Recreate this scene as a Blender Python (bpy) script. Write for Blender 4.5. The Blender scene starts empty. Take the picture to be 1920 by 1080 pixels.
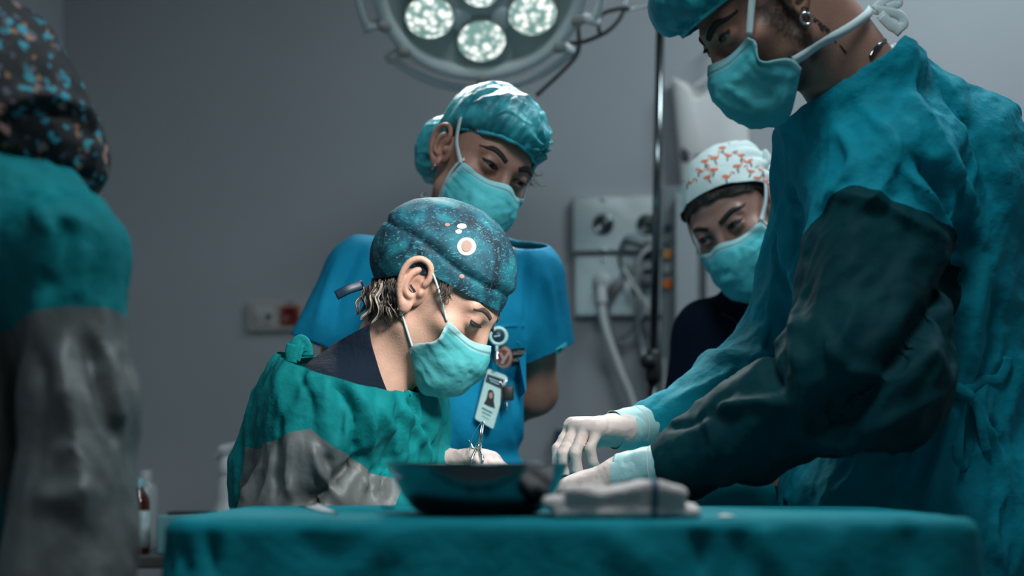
import bpy, bmesh, math, random
import numpy as np
from mathutils import Vector, Matrix
from mathutils.bvhtree import BVHTree

SC = bpy.context.scene
COL = SC.collection
random.seed(5)
RNG = np.random.default_rng(5)
F, HX, HY, CZ = 2667.0, 960.0, 870.0, 1.05      # focal length, principal point (1920x1080 frame), camera height


def P(px, py, d):
    """point of the room seen at that pixel, at that distance"""
    return np.array([(px - HX) / F * d, d, CZ + (HY - py) / F * d])


# ------------------------------------------------------------------ camera
cam = bpy.data.cameras.new('camera')
cam_o = bpy.data.objects.new('camera', cam)
COL.objects.link(cam_o)
cam_o.location = (0, 0, CZ)
cam_o.rotation_euler = (math.pi / 2, 0, 0)
cam.sensor_width = 36
cam.lens = 36 * F / 1920
cam.shift_y = (HY - 540) / 1920
cam.dof.use_dof = True
cam.dof.focus_distance = 2.08
cam.dof.aperture_fstop = 2.0
cam.clip_start = 0.05
SC.camera = cam_o
# ------------------------------------------------------------------ world, exposure, room light
w = bpy.data.worlds.new('world')
SC.world = w
w.use_nodes = True
bg = w.node_tree.nodes['Background']
bg.inputs[0].default_value = (0.50, 0.80, 1.0, 1)
bg.inputs[1].default_value = 0.05
vs = SC.view_settings
vs.view_transform = 'Standard'
vs.look = 'None'
vs.gamma = 1
vs.use_curve_mapping = False
vs.exposure = 0.0
SC.cycles.use_denoising = True
SC.cycles.sample_clamp_indirect = 4


def area(name, loc, target, sx, sy, energy, color, spread=180):
    l = bpy.data.lights.new(name, 'AREA')
    l.shape = 'RECTANGLE'
    l.size, l.size_y, l.energy, l.color = sx, sy, energy, color
    l.spread = math.radians(spread)
    o = bpy.data.objects.new(name, l)
    COL.objects.link(o)
    o.location = loc
    o.rotation_euler = (Vector(target) - Vector(loc)).to_track_quat('-Z', 'Y').to_euler()
    return o


CEIL = 2.9
# unseen ceiling troffers added for general brightness (their housings are built with the ceiling)
FILL_TROFFERS = [(0.15, 1.05, 21.0), (1.05, 2.55, 21.0)]
for tx, ty, te in FILL_TROFFERS:
    area('ceiling_panel_light', (tx, ty, CEIL - 0.03), (tx, ty, 0), 0.58, 0.58, te, (0.80, 0.95, 1.0))
# the two heads of the surgical light: centre of face, aim, beam power
LAMPS = [(P(901, -24, 2.80), np.array([0.0, 2.05, 1.03]), 72.0, 52, 0.7), (np.array([0.42, 1.15, 1.90]), np.array([-0.13, 2.13, 1.20]), 92.0, 33, 0.85)]
for LAMP_C, LAMP_AIM, LAMP_E, LAMP_S, LAMP_B in LAMPS:
    l = bpy.data.lights.new('surgical_lamp_beam', 'SPOT')
    l.energy, l.color = LAMP_E, (1.0, 0.99, 0.95)
    l.spot_size, l.spot_blend, l.shadow_soft_size = math.radians(LAMP_S), LAMP_B, 0.18
    lo_ = bpy.data.objects.new('surgical_lamp_beam', l)
    COL.objects.link(lo_)
    _d = Vector(LAMP_AIM - LAMP_C).normalized()
    lo_.location = Vector(LAMP_C) + _d * 0.05
    lo_.rotation_euler = _d.to_track_quat('-Z', 'Y').to_euler()


# ------------------------------------------------------------------ materials
def node_mat(name):
    m = bpy.data.materials.new(name)
    m.use_nodes = True
    nt = m.node_tree
    return m, nt, nt.nodes['Principled BSDF']


def mat(name, color, rough=0.6, metal=0.0, bump=0.0, bscale=60, var=0.0, vscale=8, spec=0.5, sss=0.0,
        stretch=None, sheen=0.0, alpha=1.0, trans=0.0, attr=False, emit=None, estr=0, detail=4, ridge=0.0, rscale=12):
    m, nt, b = node_mat(name)
    N, L = nt.nodes, nt.links
    c4 = (*color, 1)
    b.inputs['Base Color'].default_value = c4
    b.inputs['Roughness'].default_value = rough
    b.inputs['Metallic'].default_value = metal
    b.inputs['Specular IOR Level'].default_value = spec
    b.inputs['Alpha'].default_value = alpha
    b.inputs['Transmission Weight'].default_value = trans
    b.inputs['Sheen Weight'].default_value = sheen
    if sss:
        b.inputs['Subsurface Weight'].default_value = sss
        b.inputs['Subsurface Radius'].default_value = (0.012, 0.005, 0.003)
        b.inputs['Subsurface Scale'].default_value = 1.0
    if emit:
        b.inputs['Emission Color'].default_value = (*emit, 1)
        b.inputs['Emission Strength'].default_value = estr
    tc = N.new('ShaderNodeTexCoord')
    mp = N.new('ShaderNodeMapping')
    L.new(tc.outputs['Object'], mp.inputs[0])
    if stretch:
        mp.inputs['Scale'].default_value = stretch
    src = None
    if attr:
        a = N.new('ShaderNodeAttribute')
        a.attribute_name = 'Col'
        src = a.outputs['Color']
    if var:
        n = N.new('ShaderNodeTexNoise')
        n.inputs['Scale'].default_value = vscale
        n.inputs['Detail'].default_value = 5
        L.new(mp.outputs[0], n.inputs[0])
        r = N.new('ShaderNodeMapRange')
        r.inputs[1].default_value, r.inputs[2].default_value = 0.3, 0.7
        r.inputs[3].default_value, r.inputs[4].default_value = 1 - var, 1 + var
        L.new(n.outputs[0], r.inputs[0])
        mx = N.new('ShaderNodeMix')
        mx.data_type = 'RGBA'
        mx.blend_type = 'MULTIPLY'
        mx.inputs[0].default_value = 1
        if src is not None:
            L.new(src, mx.inputs[6])
        else:
            mx.inputs[6].default_value = c4
        L.new(r.outputs[0], mx.inputs[7])
        src = mx.outputs[2]
    if src is not None:
        L.new(src, b.inputs['Base Color'])
    if bump:
        n = N.new('ShaderNodeTexNoise')
        n.inputs['Scale'].default_value = bscale
        n.inputs['Detail'].default_value = detail
        L.new(mp.outputs[0], n.inputs[0])
        bp = N.new('ShaderNodeBump')
        bp.inputs['Strength'].default_value = bump
        bp.inputs['Distance'].default_value = 0.01
        L.new(n.outputs[0], bp.inputs['Height'])
        L.new(bp.outputs[0], b.inputs['Normal'])
        if ridge:       # sharp cloth creases running mostly downwards
            mp2 = N.new('ShaderNodeMapping')
            mp2.inputs['Scale'].default_value = (1, 1, 0.42)
            mp2.inputs['Rotation'].default_value = (0.15, 0.25, 0)
            L.new(tc.outputs['Object'], mp2.inputs[0])
            rn = N.new('ShaderNodeTexNoise')
            rn.noise_type = 'RIDGED_MULTIFRACTAL'
            rn.inputs['Scale'].default_value = rscale
            rn.inputs['Detail'].default_value = 2.5
            rn.inputs['Distortion'].default_value = 0.7
            L.new(mp2.outputs[0], rn.inputs[0])
            b2 = N.new('ShaderNodeBump')
            b2.inputs['Strength'].default_value = ridge
            b2.inputs['Distance'].default_value = 0.012
            L.new(rn.outputs[0], b2.inputs['Height'])
            L.new(b2.outputs[0], bp.inputs['Normal'])
    return m


M = {}
M['wall'] = mat('wall_paint', (0.36, 0.375, 0.40), 0.75, bump=0.05, bscale=180, var=0.03, vscale=2)
M['wall_side'] = mat('wall_paint_side', (0.40, 0.42, 0.45), 0.75, bump=0.05, bscale=180)
M['floor'] = mat('floor_vinyl', (0.16, 0.19, 0.2), 0.4, var=0.1, vscale=60)
M['ceiling'] = mat('ceiling_paint', (0.5, 0.5, 0.5), 0.8, bump=0.05)
M['gown_s'] = mat('gown_green_teal', (0.003, 0.215, 0.225), 0.75, bump=0.3, bscale=55, var=0.12, vscale=25, spec=0.15, sheen=0.0, ridge=0.45)
M['gown_m'] = mat('gown_blue_teal', (0.001, 0.25, 0.335), 0.75, bump=0.3, bscale=55, var=0.1, vscale=25, spec=0.15, sheen=0.0, ridge=0.55)
M['gown_l'] = mat('gown_teal', (0.002, 0.19, 0.215), 0.75, bump=0.3, bscale=50, var=0.12, vscale=18, spec=0.15, ridge=0.4)
M['panel_grey'] = mat('coated_grey_fabric', (0.155, 0.165, 0.165), 0.45, bump=0.3, bscale=30, var=0.12, vscale=14, ridge=0.5)
M['panel_dark'] = mat('coated_green_fabric', (0.001, 0.042, 0.052), 0.7, bump=0.3, bscale=30, var=0.15, vscale=14, spec=0.12, ridge=0.5)
M['panel_left'] = mat('coated_grey_fabric_worn', (0.112, 0.118, 0.116), 0.5, bump=0.3, bscale=30, var=0.15, vscale=14, ridge=0.6)  # darker copy of panel_grey: the left sleeve's dimmer light put into its colour
M['scrub'] = mat('scrub_blue', (0.002, 0.20, 0.36), 0.8, bump=0.2, bscale=45, var=0.06, vscale=12, spec=0.15, sheen=0.0)
M['scrub_tab'] = mat('scrub_tab_teal', (0.02, 0.36, 0.42), 0.7, bump=0.2)
M['navy'] = mat('navy_cotton', (0.003, 0.010, 0.022), 0.85, bump=0.25, bscale=120, spec=0.2)
M['navy_jacket'] = mat('navy_fleece', (0.004, 0.009, 0.022), 0.9, bump=0.3, bscale=200, spec=0.1)
M['drape'] = mat('table_drape', (0.002, 0.25, 0.31), 0.75, bump=0.2, bscale=70, var=0.06, vscale=20, spec=0.15, ridge=0.15)
M['mask'] = mat('mask_teal', (0.07,0.56,0.60), 0.75, bump=0.15, bscale=90, var=0.05, vscale=30, spec=0.2, attr=True)
M['strap'] = mat('mask_strap_white', (0.55, 0.66, 0.68), 0.8)
M['skin'] = mat('skin', (0.5, 0.3, 0.22), 0.48, bump=0.12, bscale=420, var=0.07, vscale=60, sss=0.0, attr=True)
M['hair_dark'] = mat('dark_hair', (0.010, 0.007, 0.006), 0.45, bump=0.5, bscale=60, stretch=(6, 1, 1.2), var=0.3, vscale=40)
M['hair_grey'] = mat('grey_brown_hair', (0.17, 0.125, 0.095), 0.42, var=0.5, vscale=40)
M['hair_light'] = mat('silver_hair', (0.42, 0.36, 0.31), 0.4)
M['hair_deep'] = mat('dark_brown_hair', (0.05, 0.035, 0.028), 0.42)
M['brow'] = mat('brow_hair', (0.012, 0.009, 0.009), 0.7, bump=0.3, bscale=300)
M['brow_grey'] = mat('brow_hair_soft', (0.09, 0.06, 0.05), 0.7, bump=0.3, bscale=300)
M['lash'] = mat('lash', (0.008, 0.006, 0.006), 0.7)
M['eye'] = mat('eye', (0.6, 0.6, 0.6), 0.12, attr=True, spec=0.6)
M['glove'] = mat('latex_glove', (0.70, 0.57, 0.53), 0.5, bump=0.15, bscale=70, var=0.03, vscale=30, sss=0.0)
M['cuff'] = mat('glove_cuff', (0.40, 0.66, 0.67), 0.5, bump=0.25, bscale=40, var=0.06, vscale=30)
M['cuff_rim'] = mat('glove_rim', (0.72, 0.66, 0.62), 0.55)
M['steel'] = mat('stainless_steel', (0.50, 0.53, 0.55), 0.16, 1.0, bump=0.02, bscale=20)
M['steel_dark'] = mat('dark_chrome', (0.17, 0.19, 0.20), 0.16, 1.0)
M['steel_brush'] = mat('brushed_steel_plate', (0.60, 0.62, 0.63), 0.36, 1.0, bump=0.30, bscale=6, detail=2)
M['silver'] = mat('silver', (0.75, 0.75, 0.75), 0.2, 1.0)
M['white_plastic'] = mat('white_plastic', (0.62, 0.63, 0.62), 0.4)
M['lamp_white'] = mat('lamp_enamel', (0.72, 0.74, 0.75), 0.35)
M['lamp_grey'] = mat('lamp_reflector', (0.46, 0.49, 0.49), 0.4, 0.0)
M['lamp_lens'] = mat('lamp_lens_rim', (0.4, 0.42, 0.42), 0.2, 0.2)
M['cap_beige'] = mat('lamp_knob_beige', (0.42, 0.38, 0.36), 0.5)
M['rubber'] = mat('black_rubber', (0.012, 0.014, 0.016), 0.5)
M['cable_grey'] = mat('cable_grey', (0.17, 0.21, 0.23), 0.45)
M['hose_grey'] = mat('hose_grey', (0.40, 0.42, 0.43), 0.5)
M['device_grey'] = mat('device_grey', (0.17, 0.20, 0.22), 0.5)
M['device_light'] = mat('device_light', (0.34, 0.37, 0.39), 0.5)
M['orange'] = mat('orange_plastic', (0.75, 0.17, 0.02), 0.4)
M['amber'] = mat('amber_plastic', (0.72, 0.30, 0.07), 0.4)
M['blue_dark'] = mat('dark_blue_plastic', (0.005, 0.05, 0.10), 0.4)
M['socket_beige'] = mat('socket_beige', (0.40, 0.37, 0.35), 0.55)
M['socket_light'] = mat('socket_ivory', (0.46, 0.44, 0.42), 0.5)
M['socket_red'] = mat('socket_red', (0.30, 0.035, 0.012), 0.4)
M['socket_red2'] = mat('socket_red_recess', (0.13, 0.010, 0.006), 0.4)
M['bag'] = mat('paper_bag_white', (0.66, 0.64, 0.64), 0.7, bump=0.25, bscale=14)
M['ink'] = mat('black_ink', (0.008, 0.012, 0.016), 0.6)
M['gauze'] = mat('gauze', (0.86, 0.74, 0.72), 0.95, bump=0.6, bscale=260, var=0.06, vscale=30)
M['gauze_blue'] = mat('gauze_thread', (0.12, 0.19, 0.26), 0.9)
M['paper'] = mat('white_paper', (0.66, 0.70, 0.70), 0.8)
M['amber_glass'] = mat('brown_glass', (0.035, 0.006, 0.003), 0.12, spec=0.6)
M['bottle_cap'] = mat('teal_cap', (0.10, 0.25, 0.29), 0.5)
M['label_paper'] = mat('bottle_label', (0.22, 0.30, 0.33), 0.7, var=0.25, vscale=60)
M['clear'] = mat('clear_plastic', (0.30, 0.36, 0.38), 0.25, alpha=0.45)
M['white_bottle'] = mat('spray_white', (0.52, 0.54, 0.56), 0.45)
M['cart'] = mat('cart_steel', (0.12, 0.12, 0.12), 0.35, 0.6)
M['shoe'] = mat('white_clog', (0.5, 0.5, 0.5), 0.5)
M['badge'] = mat('badge_card', (0.42, 0.62, 0.62), 0.35)
M['badge_navy'] = mat('badge_navy', (0.008, 0.03, 0.06), 0.4)
M['badge_text'] = mat('badge_text', (0.06, 0.15, 0.17), 0.5)
M['badge_ring'] = mat('badge_reel_white', (0.40, 0.66, 0.66), 0.35)
M['patch_red'] = mat('patch_red', (0.50, 0.075, 0.03), 0.7)
M['patch_white'] = mat('patch_white', (0.62, 0.60, 0.58), 0.7)
M['patch_black'] = mat('patch_black', (0.006, 0.012, 0.02), 0.7)
M['photo_skin'] = mat('photo_skin', (0.36, 0.22, 0.17), 0.6)
M['flam'] = mat('print_coral', (0.80, 0.20, 0.11), 0.8)
M['flam_dark'] = mat('print_dark', (0.02, 0.05, 0.06), 0.8)
M['cap_white'] = mat('cap_white_cotton', (0.72, 0.84, 0.83), 0.8, bump=0.15, bscale=60)
M['scalpel'] = mat('instrument_steel', (0.7, 0.72, 0.72), 0.15, 1.0)
M['thread'] = mat('suture_blue', (0.03, 0.2, 0.3), 0.5)


def bouffant_mat(name, c1, c2):
    """thin pleated non-woven: crisp radial creases, dark hair glimmering through"""
    m, nt, b = node_mat(name)
    N, L = nt.nodes, nt.links
    tc = N.new('ShaderNodeTexCoord')
    mp = N.new('ShaderNodeMapping')
    mp.inputs['Scale'].default_value = (1, 1, 1.6)
    L.new(tc.outputs['Object'], mp.inputs[0])
    n = N.new('ShaderNodeTexNoise')
    n.noise_type = 'RIDGED_MULTIFRACTAL'
    n.inputs['Scale'].default_value = 22
    n.inputs['Detail'].default_value = 4
    n.inputs['Distortion'].default_value = 0.8
    L.new(mp.outputs[0], n.inputs[0])
    n2 = N.new('ShaderNodeTexNoise')
    n2.inputs['Scale'].default_value = 14
    L.new(mp.outputs[0], n2.inputs[0])
    r = N.new('ShaderNodeValToRGB')
    r.color_ramp.elements[0].position, r.color_ramp.elements[1].position = 0.35, 0.62
    r.color_ramp.elements[0].color, r.color_ramp.elements[1].color = (*c1, 1), (*c2, 1)
    L.new(n2.outputs[0], r.inputs[0])
    L.new(r.outputs[0], b.inputs['Base Color'])
    b.inputs['Roughness'].default_value = 0.45
    b.inputs['Specular IOR Level'].default_value = 0.4
    bp = N.new('ShaderNodeBump')
    bp.inputs['Strength'].default_value = 0.8
    bp.inputs['Distance'].default_value = 0.008
    L.new(n.outputs[0], bp.inputs['Height'])
    L.new(bp.outputs[0], b.inputs['Normal'])
    return m


M['bouffant'] = bouffant_mat('bouffant_teal', (0.012, 0.16, 0.20), (0.05, 0.42, 0.48))
M['bouffant_m'] = bouffant_mat('bouffant_blue', (0.008, 0.20, 0.26), (0.02, 0.42, 0.52))
M['bouffant_band'] = mat('bouffant_band', (0.03, 0.42, 0.50), 0.6, bump=0.4, bscale=150)


def mottled_mat(name):
    """dark teal cotton with a loose brushed mottle"""
    m, nt, b = node_mat(name)
    N, L = nt.nodes, nt.links
    tc = N.new('ShaderNodeTexCoord')
    n = N.new('ShaderNodeTexNoise')
    n.inputs['Scale'].default_value = 17
    n.inputs['Detail'].default_value = 3
    n.inputs['Distortion'].default_value = 1.2
    L.new(tc.outputs['Object'], n.inputs[0])
    r = N.new('ShaderNodeValToRGB')
    e = r.color_ramp.elements
    e[0].position, e[0].color = 0.38, (0.001, 0.014, 0.032, 1)
    e[1].position, e[1].color = 0.70, (0.006, 0.18, 0.23, 1)
    x = e.new(0.5)
    x.color = (0.002, 0.055, 0.09, 1)
    L.new(n.outputs[0], r.inputs[0])
    mp = N.new('ShaderNodeMapping')
    mp.inputs['Scale'].default_value = (1.2, 1.2, 2.4)
    mp.inputs['Rotation'].default_value = (0.2, 0.45, 0.0)
    L.new(tc.outputs['Object'], mp.inputs[0])
    n2 = N.new('ShaderNodeTexNoise')
    n2.inputs['Scale'].default_value = 75
    n2.inputs['Detail'].default_value = 2
    n2.inputs['Distortion'].default_value = 3.0
    L.new(mp.outputs[0], n2.inputs[0])
    r2 = N.new('ShaderNodeMapRange')
    r2.inputs[1].default_value, r2.inputs[2].default_value = 0.58, 0.66
    r2.inputs[4].default_value = 0.5
    L.new(n2.outputs[0], r2.inputs[0])
    mx = N.new('ShaderNodeMix')
    mx.data_type = 'RGBA'
    mx.inputs[7].default_value = (0.10, 0.46, 0.50, 1)
    L.new(r2.outputs[0], mx.inputs[0])
    L.new(r.outputs[0], mx.inputs[6])
    L.new(mx.outputs[2], b.inputs['Base Color'])
    b.inputs['Roughness'].default_value = 0.7
    return m


def floral_mat(name):
    """black cotton scattered with small teal, salmon and ochre blossoms"""
    m, nt, b = node_mat(name)
    N, L = nt.nodes, nt.links
    tc = N.new('ShaderNodeTexCoord')
    nz = N.new('ShaderNodeTexNoise')
    nz.inputs['Scale'].default_value = 60
    L.new(tc.outputs['Object'], nz.inputs[0])
    mxv = N.new('ShaderNodeMix')
    mxv.data_type = 'RGBA'
    mxv.inputs[0].default_value = 0.02
    L.new(tc.outputs['Object'], mxv.inputs[6])
    L.new(nz.outputs[1], mxv.inputs[7])
    prev = None
    for sc_, thr, cols in ((62, 0.36, ((0.0, (0.006, 0.006, 0.008)), (0.3, (0.02, 0.30, 0.40)), (0.5, (0.012, 0.012, 0.015)), (0.62, (0.36, 0.19, 0.16)), (0.8, (0.03, 0.03, 0.04)), (0.88, (0.02, 0.26, 0.33)))),
                           (105, 0.34, ((0.0, (0.006, 0.006, 0.008)), (0.45, (0.30, 0.14, 0.06)), (0.55, (0.007, 0.006, 0.008)), (0.72, (0.09, 0.10, 0.13)), (0.86, (0.02, 0.22, 0.30))))):
        v = N.new('ShaderNodeTexVoronoi')
        v.inputs['Scale'].default_value = sc_
        L.new(mxv.outputs[2], v.inputs[0])
        sp = N.new('ShaderNodeSeparateColor')
        L.new(v.outputs['Color'], sp.inputs[0])
        r = N.new('ShaderNodeValToRGB')
        r.color_ramp.interpolation = 'CONSTANT'
        e = r.color_ramp.elements
        e[0].position, e[0].color = cols[0][0], (*cols[0][1], 1)
        e[1].position, e[1].color = cols[1][0], (*cols[1][1], 1)
        for p_, c_ in cols[2:]:
            x = e.new(p_)
            x.color = (*c_, 1)
        L.new(sp.outputs[0], r.inputs[0])
        lt = N.new('ShaderNodeMapRange')
        lt.inputs[1].default_value, lt.inputs[2].default_value = thr, thr + 0.1
        lt.inputs[3].default_value, lt.inputs[4].default_value = 1, 0
        L.new(v.outputs['Distance'], lt.inputs[0])
        mx = N.new('ShaderNodeMix')
        mx.data_type = 'RGBA'
        if prev is None:
            mx.inputs[6].default_value = (0.006, 0.006, 0.009, 1)
        else:
            L.new(prev, mx.inputs[6])
        L.new(lt.outputs[0], mx.inputs[0])
        L.new(r.outputs[0], mx.inputs[7])
        prev = mx.outputs[2]
    L.new(prev, b.inputs['Base Color'])
    b.inputs['Roughness'].default_value = 0.75
    return m


M['cap_print'] = mottled_mat('cap_mottled_teal')
M['cap_floral'] = floral_mat('cap_black_floral')


def lens_mat():
    """faceted lamp glass glowing from the bulb behind it"""
    m, nt, b = node_mat('lamp_glass_lit')
    N, L = nt.nodes, nt.links
    tc = N.new('ShaderNodeTexCoord')
    v = N.new('ShaderNodeTexVoronoi')
    v.inputs['Scale'].default_value = 62
    v.inputs['Randomness'].default_value = 0.75
    L.new(tc.outputs['Object'], v.inputs[0])
    r = N.new('ShaderNodeValToRGB')
    e = r.color_ramp.elements
    e[0].position, e[0].color = 0.12, (1.0, 1.0, 0.94, 1)
    e[1].position, e[1].color = 0.62, (0.10, 0.19, 0.17, 1)
    L.new(v.outputs['Distance'], r.inputs[0])
    L.new(r.outputs[0], b.inputs['Emission Color'])
    b.inputs['Emission Strength'].default_value = 1.5
    b.inputs['Base Color'].default_value = (0.3, 0.33, 0.32, 1)
    b.inputs['Roughness'].default_value = 0.1
    bp = N.new('ShaderNodeBump')
    bp.inputs['Distance'].default_value = 0.004
    L.new(v.outputs['Distance'], bp.inputs['Height'])
    L.new(bp.outputs[0], b.inputs['Normal'])
    return m


M['lens'] = lens_mat()


# ------------------------------------------------------------------ object helpers
def tag(o, label=None, cat=None, group=None, kind=None):
    for k_, v_ in (('label', label), ('category', cat), ('group', group), ('kind', kind)):
        if v_:
            o[k_] = v_
    return o


def thing(name, label, cat, loc, group=None):
    o = bpy.data.objects.new(name, None)
    o.empty_display_size = 0.05
    COL.objects.link(o)
    o.location = loc
    return tag(o, label, cat, group)


def place(o, parent):
    if parent is not None:
        o.parent = parent
        m = Matrix.Identity(4)
        q = parent
        base = Matrix.Identity(4)
        chain = []
        while q is not None:
            chain.append(q)
            q = q.parent
        for q in reversed(chain):
            base = base @ q.matrix_parent_inverse @ q.matrix_basis
        o.matrix_parent_inverse = base.inverted()


def mk(name, V, T, m, parent=None, col=None, smooth=True, solid=0.0, offs=-1.0):
    V = np.asarray(V, dtype=np.float32)
    me = bpy.data.meshes.new(name)
    if isinstance(T, np.ndarray):
        n, s = T.shape
        me.vertices.add(len(V))
        me.vertices.foreach_set('co', V.ravel())
        me.loops.add(n * s)
        me.loops.foreach_set('vertex_index', T.astype(np.int32).ravel())
        me.polygons.add(n)
        me.polygons.foreach_set('loop_start', np.arange(0, n * s, s, dtype=np.int32))
        me.polygons.foreach_set('loop_total', np.full(n, s, dtype=np.int32))
        me.update(calc_edges=True)
    else:
        me.from_pydata([tuple(map(float, v)) for v in V], [], [tuple(int(i) for i in f) for f in T])
    if smooth:
        me.polygons.foreach_set('use_smooth', np.ones(len(me.polygons), dtype=bool))
    if col is not None:
        a = me.color_attributes.new('Col', 'FLOAT_COLOR', 'POINT')
        c = np.ones((len(V), 4), np.float32)
        c[:, :3] = col
        a.data.foreach_set('color', c.ravel())
    me.materials.append(m)
    me.validate()
    o = bpy.data.objects.new(name, me)
    COL.objects.link(o)
    place(o, parent)
    if solid:
        md = o.modifiers.new('thickness', 'SOLIDIFY')
        md.thickness = solid
        md.offset = offs
    return o


def join(parts):
    """concatenate (V,T) lists; T may be ndarray of tris/quads or list"""
    Vs, Ts, n = [], [], 0
    for V, T in parts:
        Vs.append(np.asarray(V, float))
        Ts += [tuple(int(i) + n for i in f) for f in T]
        n += len(V)
    return np.vstack(Vs), Ts


def joinT(parts):
    n, Vs, Ts = 0, [], []
    for V, T in parts:
        Vs.append(V)
        Ts.append(np.asarray(T) + n)
        n += len(V)
    return np.vstack(Vs), np.vstack(Ts)


def nrm(v):
    v = np.asarray(v, float)
    return v / max(np.linalg.norm(v), 1e-9)


def spline(pts, n=8, closed=False):
    """Catmull-Rom through pts"""
    p = np.asarray(pts, float)
    if len(p) < 3 and not closed:
        t = np.linspace(0, 1, n + 1)[:, None]
        return p[0] * (1 - t) + p[-1] * t
    if closed:
        q = np.vstack([p[-1], p, p[0], p[1]])
        segs = len(p)
    else:
        q = np.vstack([2 * p[0] - p[1], p, 2 * p[-1] - p[-2]])
        segs = len(p) - 1
    out = []
    for i in range(segs):
        a, b, c, d = q[i:i + 4]
        for k in range(n):
            t = k / n
            out.append(0.5 * ((2 * b) + (c - a) * t + (2 * a - 5 * b + 4 * c - d) * t * t + (3 * b - a - 3 * c + d) * t ** 3))
    if not closed:
        out.append(p[-1])
    return np.array(out)


def tube(pts, r, n=8, closed=False, caps=True, flat=1.0, fdir=None):
    p = np.asarray(pts, float)
    m = len(p)
    rr = np.broadcast_to(np.asarray(r, float), (m,))
    if closed:
        tg = np.roll(p, -1, 0) - np.roll(p, 1, 0)
    else:
        tg = np.gradient(p, axis=0)
    tg /= np.maximum(np.linalg.norm(tg, axis=1, keepdims=True), 1e-9)
    up = np.array([0.0, 0, 1]) if fdir is None else np.asarray(fdir, float)
    if abs(tg[0] @ nrm(up)) > 0.95:
        up = np.array([1.0, 0.2, 0])
    u = nrm(np.cross(tg[0], up))
    V, T = [], []
    a = np.arange(n) / n * 2 * math.pi
    for i in range(m):
        u = nrm(u - tg[i] * (u @ tg[i])) if fdir is None else nrm(np.cross(tg[i], up))
        v = np.cross(tg[i], u)
        V.append(p[i] + rr[i] * (np.cos(a)[:, None] * u + flat * np.sin(a)[:, None] * v))
    V = np.vstack(V)
    for i in range(m if closed else m - 1):
        j = (i + 1) % m
        for k in range(n):
            l_ = (k + 1) % n
            T.append((i * n + k, i * n + l_, j * n + l_, j * n + k))
    if caps and not closed:
        T.append(tuple(range(n - 1, -1, -1)))
        T.append(tuple((m - 1) * n + k for k in range(n)))
    return V, T


def lathe(prof, n=32, c=(0, 0, 0), R=None, close=True):
    """profile [(radius, height)] around z"""
    a = np.arange(n) / n * 2 * math.pi
    V, T = [], []
    for r, z in prof:
        V.append(np.stack([r * np.cos(a), r * np.sin(a), np.full(n, z)], 1))
    V = np.vstack(V)
    m = len(prof)
    for i in range(m - 1):
        for k in range(n):
            l_ = (k + 1) % n
            T.append((i * n + k, i * n + l_, (i + 1) * n + l_, (i + 1) * n + k))
    if close:
        T.append(tuple(range(n - 1, -1, -1)))
        T.append(tuple((m - 1) * n + k for k in range(n)))
    if R is not None:
        V = V @ np.asarray(R).T
    return V + np.asarray(c, float), T


def box(c, s, bev=0.0, R=None, seg=2):
    bm = bmesh.new()
    bmesh.ops.create_cube(bm, size=1)
    for v in bm.verts:
        v.co = Vector((v.co.x * s[0], v.co.y * s[1], v.co.z * s[2]))
    if bev:
        bmesh.ops.bevel(bm, geom=bm.edges[:], offset=bev, segments=seg, affect='EDGES', profile=0.5)
    bm.verts.index_update()
    V = np.array([v.co[:] for v in bm.verts])
    T = [tuple(v.index for v in f.verts) for f in bm.faces]
    bm.free()
    if R is not None:
        V = V @ np.asarray(R).T
    return V + np.asarray(c, float), T


def frame_from(z, xhint=(1, 0, 0)):
    """rotation matrix whose columns are x,y,z with given z"""
    z = nrm(z)
    x = np.asarray(xhint, float)
    x = nrm(x - z * (x @ z))
    y = np.cross(z, x)
    return np.stack([x, y, z], 1)


def euler_R(yaw, pitch, roll):
    a, b, c = map(math.radians, (yaw, pitch, roll))
    return np.array(Matrix.Rotation(a, 3, 'Z') @ Matrix.Rotation(b, 3, 'X') @ Matrix.Rotation(c, 3, 'Y'))


def text_mesh(s, size, depth=0.0004, off=0.0):
    cu = bpy.data.curves.new('txt', 'FONT')
    cu.body = s
    cu.size = size
    cu.extrude = depth
    cu.offset = off
    o = bpy.data.objects.new('txt', cu)
    COL.objects.link(o)
    dg = bpy.context.evaluated_depsgraph_get()
    me = bpy.data.meshes.new_from_object(o.evaluated_get(dg))
    V = np.array([v.co[:] for v in me.vertices])
    T = [tuple(p.vertices) for p in me.polygons]
    bpy.data.objects.remove(o)
    bpy.data.curves.remove(cu)
    bpy.data.meshes.remove(me)
    return V, T


# ------------------------------------------------------------------ signed distance modelling
def rc(p, a, b, r1, r2=None):
    r2 = r1 if r2 is None else r2
    a = np.asarray(a, np.float32)
    ab = np.asarray(b, np.float32) - a
    pa = p - a
    t = np.clip(pa @ ab / max(float(ab @ ab), 1e-12), 0, 1)
    q = pa - t[:, None] * ab
    return np.sqrt(np.einsum('ij,ij->i', q, q)) - (r1 + (r2 - r1) * t)


def sph(p, c, r):
    q = p - np.asarray(c, np.float32)
    return np.sqrt(np.einsum('ij,ij->i', q, q)) - r


def ell(p, c, r, R=None):
    q = p - np.asarray(c, np.float32)
    if R is not None:
        q = q @ np.asarray(R, np.float32)
    r = np.asarray(r, np.float32)
    a = q / r
    b = a / r
    k0 = np.sqrt(np.einsum('ij,ij->i', a, a))
    k1 = np.sqrt(np.einsum('ij,ij->i', b, b)) + 1e-9
    return k0 * (k0 - 1) / k1


def smin(a, b, k):
    h = np.clip(0.5 + 0.5 * (b - a) / k, 0, 1)
    return b + (a - b) * h - k * h * (1 - h)


def smax(a, b, k):
    return -smin(-a, -b, k)


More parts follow.
